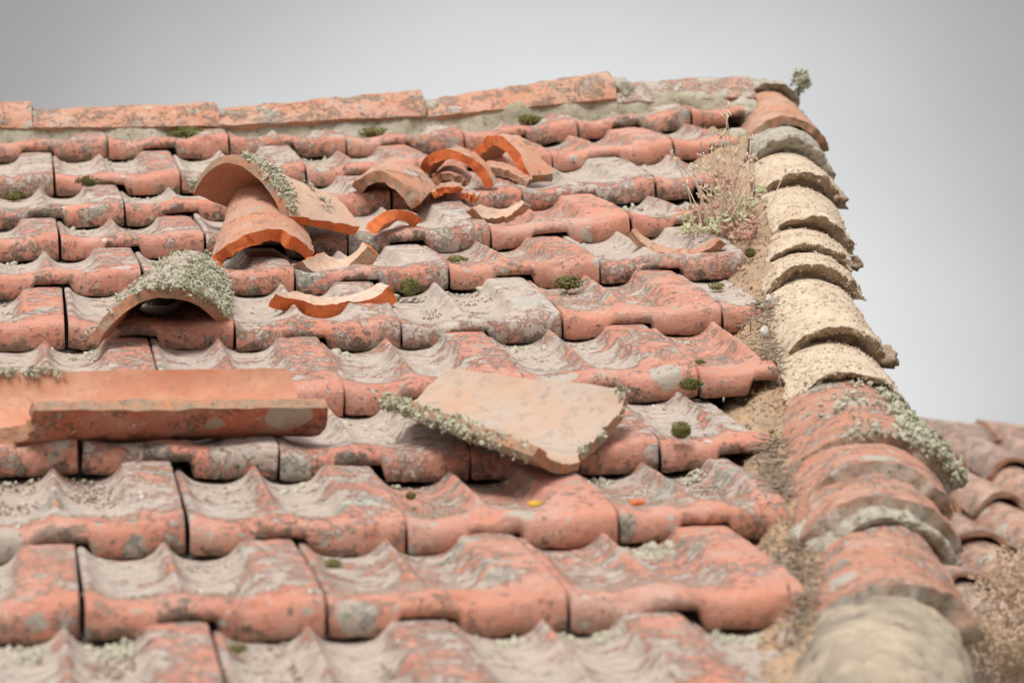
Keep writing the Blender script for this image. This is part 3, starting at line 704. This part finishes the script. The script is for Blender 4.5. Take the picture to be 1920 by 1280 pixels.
def rough_arch(name, k, kind, label):
    A, B, up, s, b = geo[k]
    if k == 0:
        A1, B1, up1, s1 = A + np.array(Sw) * .18, B + np.array(Sw) * .18 + np.array(Xw) * -.03, up, s * .9
    else:
        A1, B1, up1, s1, b1 = geo[k - 1]
    mid = (A1 + B1) / 2
    sh = {'m': .94, 'g': .93, 't': .87, 'd': .84}[kind]
    sq = {'m': .50, 'd': .66, 'g': .66, 't': .72}[kind]
    C1 = mid + (A1 - mid) * sh + np.array(Sw) * .05; D1 = mid + (B1 - mid) * sh + np.array(Sw) * .05
    if kind == 't':
        red = k in (9,)
        o, top, nrm = shell('hip_tile', A, B, C1, D1, s, s1 * sq, [M['hip_red'] if k != 1 else M['barrel_orange'], M['inner_red'], M['rim'] if k != 1 else M['break_old'], M['break_old']], thick=.014 if k == 1 else .027,
                            upn=up, upf=up1, rough_near=.005, amp=.0022, seed=70 + k, ns=44, nl=40)
        tag(o, label, 'hip tile', 'barrel tiles and mortar tiles up the hip'); return o, top, nrm
    # solid mortar body: outer skin, rough lip face, inner skin
    ns, nl = 60, 40; ext = .0
    a0 = arc_pts(A, B, s, up, ns); a1 = arc_pts(C1, D1, s1 * sq, up1, ns)
    inner0 = (A + B) / 2 + (arc_pts(A, B, s, up, ns) - (A + B) / 2) * .70 + np.array(Sw) * .02
    rows = []; mi_rows = []
    for f_ in np.linspace(0, 1, 9): 
        bulge = -np.array(Sw) * .004 * math.sin(f_ * math.pi)
        rows.append(inner0 * (1 - f_) + a0 * f_ + bulge)
    for i in range(1, nl):
        t = i / (nl - 1); rows.append(a0 * (1 - t) + a1 * t + np.array(Nw) * .004 * math.sin(t * math.pi))
    P = np.array(rows); nr = len(rows)
    c = ((A + B) / 2)[None, None]; rad = P - c; rad = rad / (np.linalg.norm(rad, axis=2)[..., None] + 1e-9)
    n1 = fbm(P * 16 + k * 3, 4, k + 40) + .5 * fbm(P * np.array([38, 60, 60]) + k, 3, k + 45); n2 = fbm(P * 75 + k, 3, k + 50); n3 = fbm(P * np.array([30, 90, 90]) + k * 2, 3, k + 60)
    skin = np.clip((np.arange(nr) - 7) / 3, 0, 1)[:, None]
    am = 2.6 if kind == 'd' else 1.35
    P = P + rad * (am * (.006 * n1 + .0026 * n2 + .002 * n3) - .010 * np.clip(n1 - .45, 0, 1))[..., None]
    P = P - np.array(Sw) * ((1 - skin) * (.009 * n1 + .006 * n2) + .01 * n1 * skin * np.clip(1 - (np.arange(nr) - 8) / 6, 0, 1)[:, None])[..., None]
    V = P.reshape(-1, 3); q = lambda i, j: i * ns + j; F_ = []; mi = []
    for i in range(nr - 1):
        for j in range(ns - 1): F_.append((q(i, j), q(i, j + 1), q(i + 1, j + 1), q(i + 1, j))); mi.append(1 if i < 8 else 0)
    # close the body underneath
    V = np.concatenate([V, [c[0, 0] + np.array(Sw) * .02, (C1 + D1) / 2]]); a_, b_ = len(V) - 2, len(V) - 1
    for j in range(ns - 1): F_.append((q(0, j + 1), q(0, j), a_)); mi.append(1); F_.append((q(nr - 1, j), q(nr - 1, j + 1), b_)); mi.append(1)
    for i in range(nr - 1):
        F_.append((q(i, 0), q(i + 1, 0), a_)); mi.append(1); F_.append((q(i + 1, ns - 1), q(i, ns - 1), a_)); mi.append(1)
    if kind == 'm': P0_, rad0 = P[8:], rad[8:]
    m0 = M['mortar_grey'] if kind == 'g' else M['dirty_mortar'] if kind == 'd' else M['mortar']
    o = mesh_obj('mortar_hip_tile', V, F_, [m0, M['mortar_grey'] if kind == 'g' else M['mortar_face']], None, mi)
    tag(o, label, 'hip tile', 'barrel tiles and mortar tiles up the hip')
    if kind == 'm':
        rgh = np.random.RandomState(k); ii = rgh.randint(2, P.shape[0] - 2, 1500); jj = rgh.randint(0, ns, 1500); pp = P[ii, jj]
        keep = vnoise(pp * 30 + k, 7) > -.1; pp = pp[keep] + rgh.randn(keep.sum(), 3) * .0006; zz = rgh.uniform(.0006, .0021, len(pp)) * (1 + 1.4 * (rgh.rand(len(pp)) < .05))
        V, F_ = crumbs(pp + rad[ii, jj][keep] * .0004, zz, k, .7, .35); cr_ = mesh_obj('crust', V, F_, m0, o, origin=np.array(o.location)); cr_['kind'] = 'stuff'
    return o, P[8:], rad[8:]
hip = {}
for k, l in enumerate(LIPS): hip[k] = rough_arch('', k, l[3], l[4])
o, top, nrm = hip[9]
lichen_on(o, top, nrm, lambda s, t: 1.0 if s > .80 and t < .9 else .5 if s > .7 and t < .5 else 0, 2300, .0042, 91, 'lichen_g', label='shaggy pale green lichen beard')
lichen_on(o, top, nrm, lambda s, t: 1.0 if t < .06 and s > .35 else .08 if s > .3 else 0, 420, .003, 92, 'lichen')
o, top, nrm = hip[0]
# mortar core below the arches
ax = []
for A, B, up, s, b in geo: ax.append(((A + B) / 2, (B - A) * .42, up, s * .72))
rows = []
for m_, hv, up, s in [ax[0]] + ax:
    rows.append(arc_pts(m_ - hv, m_ + hv, s, up, 24) + np.array(Sw) * .03 - np.array(Nw) * .01)
rows[0] = rows[0] + np.array(Sw) * .15
P = np.array(rows); V = P.reshape(-1, 3); V = V + .006 * np.stack([fbm(V * 20 + e, 3, e) for e in range(3)], 1)
nr = len(rows); V = np.concatenate([V, P[:, 0] - np.array(Nw) * .12, P[:, -1] - np.array(Nw) * .12]); F_ = []
for i in range(nr - 1):
    for j in range(23): F_.append((i * 24 + j, i * 24 + j + 1, i * 24 + 24 + j + 1, i * 24 + 24 + j))
    F_.append((i * 24, i * 24 + 24, nr * 24 + i + 1, nr * 24 + i)); F_.append((i * 24 + 47, i * 24 + 23, nr * 25 + i, nr * 25 + i + 1))
tag(mesh_obj('hip_mortar', V, F_, M['mortar_grey']), 'rough mortar core filling the hollow under the hip tiles', 'mortar')
# sandy fillet between the courses and the hip
fl = [((1350, 235), (1400, 250)), ((1330, 300), (1400, 310)), ((1362, 400), (1440, 400)), ((1392, 470), (1450, 470)), ((1398, 560), (1460, 560)), ((1420, 620), (1490, 625)), ((1440, 690), (1500, 690)), ((1450, 760), (1500, 770)),
      ((1425, 870), (1480, 880)), ((1440, 940), (1500, 940)), ((1452, 1010), (1530, 1010)), ((1480, 1090), (1560, 1090)), ((1440, 1210), (1560, 1200)), ((1420, 1330), (1540, 1330))]
nx_, ny_ = 22, 300; ty = np.linspace(0, 1, len(fl)); tt = np.linspace(0, 1, ny_)
Lp = np.array([px(f_[0][0] - 95, f_[0][1], -.034) for f_ in fl]); Rp = np.array([px(*f_[1], .03) for f_ in fl])
Lp = np.stack([np.interp(tt, ty, Lp[:, i]) for i in range(3)], 1); Rp = np.stack([np.interp(tt, ty, Rp[:, i]) for i in range(3)], 1)
P = []
for j in range(nx_):
    f_ = j / (nx_ - 1); P.append(Lp * (1 - f_) + Rp * f_ + np.array(Nw) * .010 * math.sin(f_ * math.pi))
P = np.array(P); d = fbm(P * 22, 4, 77) * .013 + fbm(P * 90, 3, 78) * .004; P = P + np.array(Nw) * d[..., None] + np.array(Xw) * (fbm(P * 14, 3, 79) * .012)[..., None]
V = P.reshape(-1, 3); V2 = V - np.array(Nw) * .06; n0 = len(V); V = np.concatenate([V, V2]); F_ = []; q = lambda i, j: i * ny_ + j
for i in range(nx_ - 1):
    for j in range(ny_ - 1): F_.append((q(i, j), q(i + 1, j), q(i + 1, j + 1), q(i, j + 1)))
for j in range(ny_ - 1):
    F_.append((q(0, j + 1), q(0, j), n0 + q(0, j), n0 + q(0, j + 1))); F_.append((q(nx_ - 1, j), q(nx_ - 1, j + 1), n0 + q(nx_ - 1, j + 1), n0 + q(nx_ - 1, j)))
fil = tag(mesh_obj('mortar_fillet', V, F_, M['fillet']), 'crumbly ochre mortar fillet between the tile courses and the hip', 'mortar')
for i_, (x, y, dh_, r, lb) in enumerate(((1392, 212, .02, .032, 'rough grey mortar heaped where the ridge meets the hip'), (1380, 262, .01, .026, 'smaller mortar heap at the end of the topmost course'))):
    lump('mortar_heap', px(x, y, dh_), r, r * 1.6, r * .7, M['band'], 95 + i_, lb, 'mortar', amp=.4)
# stones stuck in the right flank of the hip
for i_, (x, y, r, lb) in enumerate(((1560, 330, .012, 'small brown stone just under the sharp corner of the thin hip tile'), (1577, 372, .017, 'small brown stone sticking out of the upper right flank'),
        (1606, 492, .016, 'grey stone in the right flank, middle of the sandy stretch'), (1668, 668, .020, 'brown stone in the lower right flank of the sandy stretch'))):
    k_ = min(range(len(LIPS)), key=lambda q_: abs(LIPS[q_][2][1] - y)); b_ = geo[k_][4]
    lump('stone', pb(x - 4, y, b_ + .01), r * .7, r, r * .62, M['mortar_face'], 80 + i_, lb, 'stone', 'stones in the flank of the hip', sub=3, amp=.4, f=1.6)

# ------------------------------------------------------------------ moss cushions
rgm = random.Random(4)
def moss(x, y, rpx, flat, lb, mat='moss', dh=.03):
    c = px(x, y, dh) if dh < 1 else pb(x, y, bR - .012)
    d = np.linalg.norm(c - CAM); r = rpx * d / F
    rgq = np.random.RandomState(int(x + y)); ax_ = (np.array(Xw) * r, np.array(Sw) * r * .7, np.array(Nw) * r * flat); ball = flat >= .8
    base = ICO3; dd = 1 + .22 * fbm(base * 2.2 + x, 3, int(x)) + .05 * rgq.uniform(-1, 1, len(base)); v = base * dd[:, None] * (.92 if ball else .6)
    V = c + v[:, :1] * ax_[0] + v[:, 1:2] * ax_[1] + v[:, 2:3] * ax_[2]; pts = []; sz = []
    while len(pts) < (190 if ball else 330):
        u = rgq.randn(3); u /= np.linalg.norm(u); q_ = rgq.uniform(.9, 1.0) if ball else rgq.rand() ** .5 * 1.15
        if not ball and vnoise(u * q_ * 2.5 + x, int(y)) < q_ - .75: continue
        pts.append(c + u[0] * q_ * ax_[0] + u[1] * q_ * ax_[1] + u[2] * (q_ if ball else .75) * ax_[2]); sz.append(r * rgq.uniform(.05, .12))
    V2, F2 = crumbs(pts, sz, int(x), .7, .4, flakes=1); F_ = list(ICOF3) + [tuple(i + len(V) for i in f) for f in F2]
    tag(mesh_obj('moss_cushion', np.concatenate([V, V2]), F_, M[mat]), lb, 'moss', 'moss cushions on the roof')
for a_ in [(768, 538, 19, .9, 'round dark green moss ball right of the long orange rimmed shard', 'moss', .02),
  (1063, 530, 30, .45, 'wide green moss pad on the lip of a sixth lowest course tile'.replace('sixth lowest', 'middle'), 'moss', .02),
  (1343, 537, 17, .4, 'flat yellow green moss pad below the right end of a course', 'moss_yellow', .012),
  (1277, 806, 20, .8, 'dark green moss ball on the tile right of the wide upturned piece', 'moss', .05),
  (1407, 474, 11, .8, 'small yellow green moss tuft against the hip', 'moss_yellow', .03),
  (990, 223, 26, .35, 'green moss strip under the fourth ridge tile', 'moss_yellow', 2),
  (700, 247, 26, .35, 'green moss strip under the third ridge tile', 'moss_yellow', 2),
  (355, 250, 36, .35, 'brown moss strip under the second ridge tile', 'moss', 2),
  (856, 485, 20, .3, 'thin yellow green moss streak in a tile trough above the moss ball', 'moss_yellow', .04),
  (336, 478, 22, .5, 'green moss pad on the lip left of the orange barrel tile', 'moss', .015),
  (165, 340, 22, .55, 'dark brown moss patch near the upper left', 'moss', .045),
  (28, 367, 22, .5, 'dark moss pad on a lip near the left edge', 'moss', .012),
  (625, 1056, 18, .6, 'soft yellow moss clump in the blurred lower left centre', 'moss_yellow', .03),
  (770, 929, 10, .8, 'small brown green moss bud below the wide upturned piece', 'moss', .03),
  (445, 1215, 20, .5, 'yellow moss clump at the very bottom left', 'moss_yellow', .02),
  (1295, 720, 26, .5, 'green grey moss on the lip right of the wide upturned piece', 'moss', .03),
  (1312, 678, 12, .4, 'little green moss dot in a trough near the hip', 'moss_yellow', .04)]: moss(*a_)
for i_, (x, y, s, mt, lb, nm, ct) in enumerate(((1003, 944, .009, 'leaf', 'small yellow dry leaf on the lower tiles', 'dry_leaf', 'leaf'), (1195, 942, .008, 'break', 'small orange chip on the lower right tiles', 'tile_chip', 'tile chip'))):
    lump(nm, px(x, y, .055), s, s * .8, .003, M[mt], 200 + i_, lb, ct, sub=2)

c_, d_, o_ = light_plug_ends
lump('mortar', c_ * .5 + d_ * .5 + np.array(Sw) * .0 + - np.array(Nw) * .012 - np.array(Sw) * .055 - np.array(Xw) * .008, .064, .02, .040, M['deck'], 66, parent=o_)  # dark plug added in the lichened barrel to stop light showing through
# ------------------------------------------------------------------ grit and litter in the troughs
rg = np.random.RandomState(9)
def tile_surface(a, b):       # rough height of the tiles at a point of the slope
    k = int(math.floor(b / (ROW * T))); y = b / T - k * ROW
    r = OFF.get(min(max(k, 0), 9)); uu = a / T - np.interp(a / T, r[:, 0], r[:, 1]) / T
    if k % 2: uu -= .5
    f_ = uu % 1.0; v0 = np.zeros(12)
    fp = front_profile(np.array([f_]), v0)[0]; bp = back_profile(np.array([f_]), v0)[0]; m = sstep(np.array([y]), .10, .58)[0]
    return hfield(a, b) + T * (.118 - .140 * y / 1.4 + (1 - m) * fp + m * bp), f_, y
def scatter(name, n, smin, smax, mat, label, cat, cond, seed, xr=(-60, 1480), yr=(250, 1278), lift=.25):
    rg = np.random.RandomState(seed); pts = []; sz = []; it = 0
    while len(pts) < n and it < n * 40:
        it += 1; x = rg.uniform(*xr); y = yr[0] + (yr[1] - yr[0]) * rg.rand() ** 1.0
        if x > 1330 + (y - 300) * .15: continue
        a, b = on_h(x, y, .03)
        if b > 9.5 * ROW * T: continue
        h, f_, yy = tile_surface(a, b)
        if not cond(f_, yy, rg, a, b): continue
        s = rg.uniform(smin, smax) * (1 + (rg.rand() < .06) * 1.2); pts.append(RC(a, b, h + s * lift)); sz.append(s)
    V, F_ = crumbs(pts, sz, seed, .6, .3)
    return tag(mesh_obj(name, V, F_, M[mat]), label, cat, None, 'stuff')
trough = lambda f_, yy, rg, a, b: yy > .16 and (.08 < f_ < .33 or .47 < f_ < .7) and vnoise(np.array([a * 22, b * 22, 0.]), 3) > -.05 + .4 * rg.rand()
scatter('grit', 7500, .0008, .0022, 'grit', 'fine brown grit and litter lying in the tile troughs', 'grit', trough, 301)
scatter('pale_crumbs', 900, .0006, .0015, 'white', 'pale crumbs of lichen scattered over the tiles', 'crumbs', lambda f_, yy, rg, a, b: yy > .12, 302)
backs = lambda f_, yy, rg, a, b: yy > 1.12 and (.1 < f_ < .33 or .45 < f_ < .7)
scatter('lichen_crumbs', 2600, .0016, .004, 'lichen', 'crumbly grey green lichen packed below the tile lips', 'lichen', lambda *q_: backs(*q_) and vnoise(np.array([q_[3] * 14, q_[4] * 14, 0.]), 5) > 0, 303)
rg = np.random.RandomState(12); pts = []; sz = []
for _ in range(4200):
    i_, j_ = rg.randint(nx_ // 3, nx_ - 2), rg.randint(0, ny_); p = P[i_, j_]; s = rg.uniform(.0007, .0021) * (1 + 1.2 * (rg.rand() < .04)); pts.append(p + np.array(Nw) * s * .4 + rg.randn(3) * .002); sz.append(s)
V, F_ = crumbs(pts, sz, 5, .7, .35); tag(mesh_obj('mortar_crumbs', V, F_, M['fillet']), 'loose ochre mortar crumbs heaped along the hip', 'crumbs', None, 'stuff')
# twigs and dry litter caught along the hip
rg = np.random.RandomState(21); V = []; F_ = []; b = 0
for _ in range(420):
    y_ = rg.choice([rg.uniform(560, 700), rg.uniform(820, 930), rg.uniform(1010, 1190)]); x_ = np.interp(y_, [560, 700, 870, 930, 1190], [1420, 1450, 1452, 1470, 1510]) + rg.normal(0, 16)
    p0 = px(x_, y_, .028 + rg.uniform(0, .012)); d_ = rg.randn(3) * np.array([.012, .010, .005]); v, f_ = tube([p0, p0 + d_ * .5 + rg.randn(3) * .0015, p0 + d_], .0011, .0007, 4)
    V.append(v); F_ += [tuple(j + b for j in q_) for q_ in f_]; b += len(v)
tag(mesh_obj('twig_litter', np.concatenate(V), F_, M['grit']), 'brown twigs and dry litter caught beside the hip', 'litter', None, 'stuff')
for i_, (x, y, r, lb) in enumerate(((1434, 622, .009, 'larger white mortar chip beside the hip'), (1442, 560, .008, 'small white flake beside the hip, above the larger one'))):
    lump('white_chip', px(x, y, .045), r * .6, r * .3, r * .7, M['white'], 220 + i_, lb, 'chip', sub=3, amp=.55, f=1.5)

# ------------------------------------------------------------------ sedum with dry stalks
def stalk(parent, base, tip, r=.0009, seed=0, branch=True, mat='stalk'):
    rg = np.random.RandomState(seed); L_ = np.linalg.norm(tip - base); side = rg.randn(3) * L_ * .04
    pts = [base * (1 - t) + tip * t + side * math.sin(t * 3.14) for t in np.linspace(0, 1, 8)]
    V, F_ = tube(pts, r, r * .5); V = [V]; b = len(V[0])
    if branch:
        for _ in range(rg.randint(2, 6)):
            d = (tip - base) / L_ + rg.randn(3) * .5; d /= np.linalg.norm(d); e = tip + d * L_ * rg.uniform(.04, .12)
            v, f_ = tube([tip, (tip + e) / 2 + rg.randn(3) * .001, e], r * .5, r * .8, 4); V.append(v); F_ += [tuple(i + b for i in q_) for q_ in f_]; b += len(v)
    return mesh_obj('stalk', np.concatenate(V), F_, M[mat], parent, origin=np.array(parent.location))
base = px(1365, 452, .03); sedum = empty('sedum_plant', base, 'dry stalked sedum with yellow green leaves growing against the hip', 'plant')
rg = np.random.RandomState(3)
STK = [(1300,455,1262,300),(1318,450,1285,345),(1340,440,1332,272),(1345,445,1345,283),(1362,440,1356,262),(1375,430,1370,232),(1382,430,1376,290),(1385,425,1392,330),(1390,420,1398,300),(1396,425,1413,268),
       (1400,430,1471,322),(1350,450,1322,318),(1330,450,1300,330),(1372,440,1364,205),(1405,400,1412,300),(1360,430,1340,300),(1388,410,1384,310),(1310,445,1308,350),(1325,425,1318,345),(1330,380,1262,290)]
rgs = random.Random(8); STK += [(1320 + rgs.uniform(0, 90), 440, 1300 + rgs.uniform(0, 125), rgs.uniform(290, 400)) for _ in range(26)]
for i_, (x0, y0, x1, y1) in enumerate(STK):
    b0 = px(x0 + rg.uniform(-4, 4), y0, .03); d = np.linalg.norm(b0 - CAM)
    a1, h1 = on_b(x1, y1, (b0 - O) @ Sw + rg.uniform(-.02, .03)); tip = RC(a1, (b0 - O) @ Sw + rg.uniform(-.02, .02), h1)
    stalk(sedum, b0, tip, .0014, i_)
def rosettes(parent, spots, mat, seed, name, size=.011, n=9):
    rg = np.random.RandomState(seed); V = []; F_ = []; b = 0
    for (x, y, r_, cnt) in spots:
        for _ in range(cnt):
            c = px(x + rg.uniform(-r_, r_), y + rg.uniform(-r_ * .45, r_ * .45), .035 + rg.uniform(0, .025)); ax = np.array(Nw) + rg.randn(3) * .35; ax /= np.linalg.norm(ax)
            for lf in range(n):
                d = rg.randn(3); d -= ax * (d @ ax); d /= np.linalg.norm(d); d = d * .8 + ax * rg.uniform(.2, 1.0); d /= np.linalg.norm(d)
                s = size * rg.uniform(.6, 1.2); v = ICO1 * np.array([.16, .16, .55]) * s; e = np.cross(d, [0.3, .5, .8]); e /= np.linalg.norm(e); f_ = np.cross(d, e)
                v = v[:, :1] * e + v[:, 1:2] * f_ + v[:, 2:3] * d + c + d * s * .5
                V.append(v); F_ += [tuple(i + b for i in q_) for q_ in ICOF1]; b += len(v)
    return mesh_obj(name, np.concatenate(V), F_, M[mat], parent, origin=np.array(parent.location))
rosettes(sedum, [(1375, 405, 26, 26), (1395, 385, 22, 16), (1300, 430, 18, 10), (1355, 365, 18, 9), (1350, 425, 25, 10), (1290, 412, 12, 5), (1430, 360, 6, 3)], 'sedum', 5, 'foliage')
rosettes(sedum, [(1360, 350, 22, 10), (1330, 400, 30, 14), (1380, 440, 30, 16), (1410, 420, 14, 8), (1345, 330, 10, 4)], 'sedum_red', 6, 'dry_foliage', .012)
V = []; F_ = []; b = 0
for i_ in range(40):
    p0 = px(rg.uniform(1330, 1415), rg.uniform(430, 462), .02); p1 = p0 + np.array([rg.uniform(-.03, .03), rg.uniform(-.02, .02), rg.uniform(.02, .05)])
    v, f_ = tube([p0, (p0 + p1) / 2 + rg.randn(3) * .005, p1], .0011, .0007, 4); V.append(v); F_ += [tuple(j + b for j in q_) for q_ in f_]; b += len(v)
mesh_obj('roots', np.concatenate(V), F_, M['sedum_red'], sedum, origin=base)
# tuft of lichen/weed on the very top corner
bb = geo[0][4] + .10; tp = pb(1503, 150, bb); tuft = empty('weed_tuft', pb(1500, 175, bb), 'pale green tuft standing on the top right corner of the roof', 'plant')
pts = [tp + rg.randn(3) * .0085 for _ in range(110)]; V, F_ = crumbs(pts, [.0045] * 110, 8, .8, .4, flakes=3); mesh_obj('foliage', V, F_, M['lichen_g'], tuft, origin=np.array(tuft.location), smooth=False)
V, F_ = tube([pb(1494, 185, bb), pb(1499, 172, bb), tp], .004, .003, 6); mesh_obj('stem', V, F_, M['mortar_grey'], tuft, origin=np.array(tuft.location))
# ------------------------------------------------------------------ roof deck, wall, ground
def box(name, c8, mat, **kw):
    F_ = [(0, 3, 2, 1), (4, 5, 6, 7), (0, 1, 5, 4), (1, 2, 6, 5), (2, 3, 7, 6), (3, 0, 4, 7)]
    return mesh_obj(name, c8, F_, mat, smooth=False, **kw)
ra = lambda b: geo_a(b)
bs = np.array([g_[4] for g_ in geo]); as_ = np.array([((g_[0] + g_[1]) / 2 - O) @ Xw for g_ in geo])
a_lo, a_hi = as_[-1], as_[0]; b_lo, b_hi = -2.2 * T, bR + .05
c8 = [RC(-1.0, b_lo, -.11), RC(a_lo - .0, b_lo, -.11), RC(a_hi, b_hi, -.11), RC(-1.0, b_hi, -.11), RC(-1.0, b_lo, -.048), RC(a_lo - .0, b_lo, -.048), RC(a_hi, b_hi, -.048), RC(-1.0, b_hi, -.048)]
tag(box('roof_deck', c8, M['deck']), 'dark timber deck under the clay tiles', 'roof deck')
z0 = 0.0
w1, w2 = RC(-1, .1, -.14), RC(a_lo - .05, .1, -.14); w3, w4 = RC(a_hi - .06, b_hi - .02, -.14), RC(-1, b_hi - .02, -.14)
low = [np.array([p[0], p[1], z0]) for p in (w1, w2, w3, w4)]
tag(box('house_wall', low + [w1, w2, w3, w4], M['wall']), 'pale lime plastered wall carrying the tiled roof', 'wall')
g_ = box('ground', [(-800, -800, -.3), (800, -800, -.3), (800, 800, -.3), (-800, 800, -.3), (-800, -800, 0), (800, -800, 0), (800, 800, 0), (-800, 800, 0)], M['ground']); tag(g_, kind='structure')

# ------------------------------------------------------------------ neighbouring roof, lower and further back
DN = 8.6
def at(x, y, d): return CAM + ray(x, y) * d       # a point d metres in front of the camera plane
Fwd = Q @ np.array([0, 0, -1.0]); Rt = Q @ np.array([1.0, 0, 0]); UpW = np.array([0, 0, 1.0])
nb0 = at(1700, 822, DN); nb1 = at(2150, 822 + 22, DN + .2)
rx = nb1 - nb0; rx[2] *= 1; Lx = np.linalg.norm(rx); rx /= Lx
dn = np.cross(rx, UpW); dn /= np.linalg.norm(dn)
if dn @ Fwd > 0: dn = -dn
slope = dn * math.cos(math.radians(24)) - UpW * math.sin(math.radians(24)); sn_ = np.cross(rx, slope); sn_ = sn_ if sn_[2] > 0 else -sn_
NBL = 2.9; n0_ = nb0 - rx * .6
c8 = [n0_ + slope * NBL - sn_ * .2, n0_ + rx * (Lx + .6) + slope * NBL - sn_ * .2, n0_ + rx * (Lx + .6) - sn_ * .2, n0_ - sn_ * .2,
      n0_ + slope * NBL - sn_ * .01, n0_ + rx * (Lx + .6) + slope * NBL - sn_ * .01, n0_ + rx * (Lx + .6) + sn_ * .02, n0_ + sn_ * .02]
tag(box('neighbour_roof_deck', c8, M['rubble']), 'brown rubble bedding of the lower roof behind the hip', 'roof deck')
c8w = [c8[i] for i in range(4)]; lowp = [np.array([p[0], p[1], 0.0]) for p in c8w]
tag(box('neighbour_wall', lowp + [p - UpW * .01 for p in c8w], M['wall']), 'pale wall under the lower neighbouring roof', 'wall')
rgn = np.random.RandomState(31); cnt = 0
NM = [[M[m_], M['inner_red'], M['break_old'], M['break_old']] for m_ in ('far', 'far_red', 'far')]
ncol = int((Lx + .6) / .20)
for rr in range(8):
    for cc in range(ncol):
        if rr * .34 > NBL - .3: continue
        p = n0_ + rx * (.1 + cc * .20 + rgn.uniform(-.012, .012)) + slope * (rr * .34 + .1)
        q0 = p + slope * .40; jj = rgn.uniform(-.02, .02)
        x_, y_ = proj(q0)
        if x_ > 2300 or x_ < 1500 or y_ > 1500: continue
        sw = rgn.uniform(-.015, .015)
        A = q0 - rx * (.085) + rx * sw + sn_ * .035; B = q0 + rx * .085 + rx * sw + sn_ * .035; Cc = p - rx * .07 + sn_ * .01; D = p + rx * .07 + sn_ * .01
        o, _, _ = shell('barrel_tile', A, B, Cc, D, .065, .055, NM[rgn.randint(3)], thick=.014, upn=sn_, rough_near=.006, amp=.002, seed=400 + cnt, ns=16, nl=12); cnt += 1
        tag(o, f'blurred weathered barrel tile on the lower roof behind, {ORD[rr]} course down, {ORD[min(cc,10)]} in its course', 'barrel tile', 'barrel tiles of the lower roof behind')
for i_ in range(5):
    p = n0_ + rx * (.45 + i_ * .36) + slope * .03 + UpW * rgn.uniform(0, .012); e = p + rx * .42 + UpW * rgn.uniform(-.035, -.01)
    hz = dn * .11; A = p + hz; B = p - hz; Cc = e + hz * .85; D = e - hz * .85
    o, _, _ = shell('ridge_tile', A, B, Cc, D, .07, .06, NM[i_ % 3], thick=.015, upn=UpW, rough_near=.006, seed=500 + i_, ns=18, nl=16)
    tag(o, f'blurred ridge tile on the lower roof behind, {ORD[i_]} from the hip', 'ridge tile', 'ridge tiles of the lower roof behind')
# dry bush at the lower right
bd = 3.0; bb_ = at(1890, 1270, bd); bush = empty('dry_bush', bb_, 'brown dry flower bush blurred at the lower right edge', 'plant')
rg = np.random.RandomState(44); pts = []; V = []; F_ = []; b = 0
for i_ in range(46):
    tipp = at(rg.uniform(1836, 2020), rg.uniform(1035, 1250), bd + rg.uniform(-.15, .2)); v, f_ = tube([bb_ + rg.randn(3) * .02, (bb_ + tipp) / 2 + rg.randn(3) * .012, tipp], .0018, .0012, 4)
    V.append(v); F_ += [tuple(j + b for j in q_) for q_ in f_]; b += len(v)
    pts += [tipp + rg.randn(3) * np.array([.014, .014, .010]) for _ in range(52)]
foot = np.array([bb_[0], bb_[1], 0.0])
for e_ in range(4):
    q_ = foot + rg.randn(3) * np.array([.03, .03, 0]); v, f_ = tube([q_, (q_ + bb_) / 2 + rg.randn(3) * .03, bb_], .007, .004, 6); V.append(v); F_ += [tuple(j + b for j in k_) for k_ in f_]; b += len(v)
mesh_obj('stems', np.concatenate(V), F_, M['stalk'], bush, origin=bb_)
V, F_ = crumbs(pts, rg.uniform(.0015, .0034, len(pts)), 9, .5, .4, flakes=3); mesh_obj('flower_heads', V, F_, M['dry'], bush, origin=bb_, smooth=False)
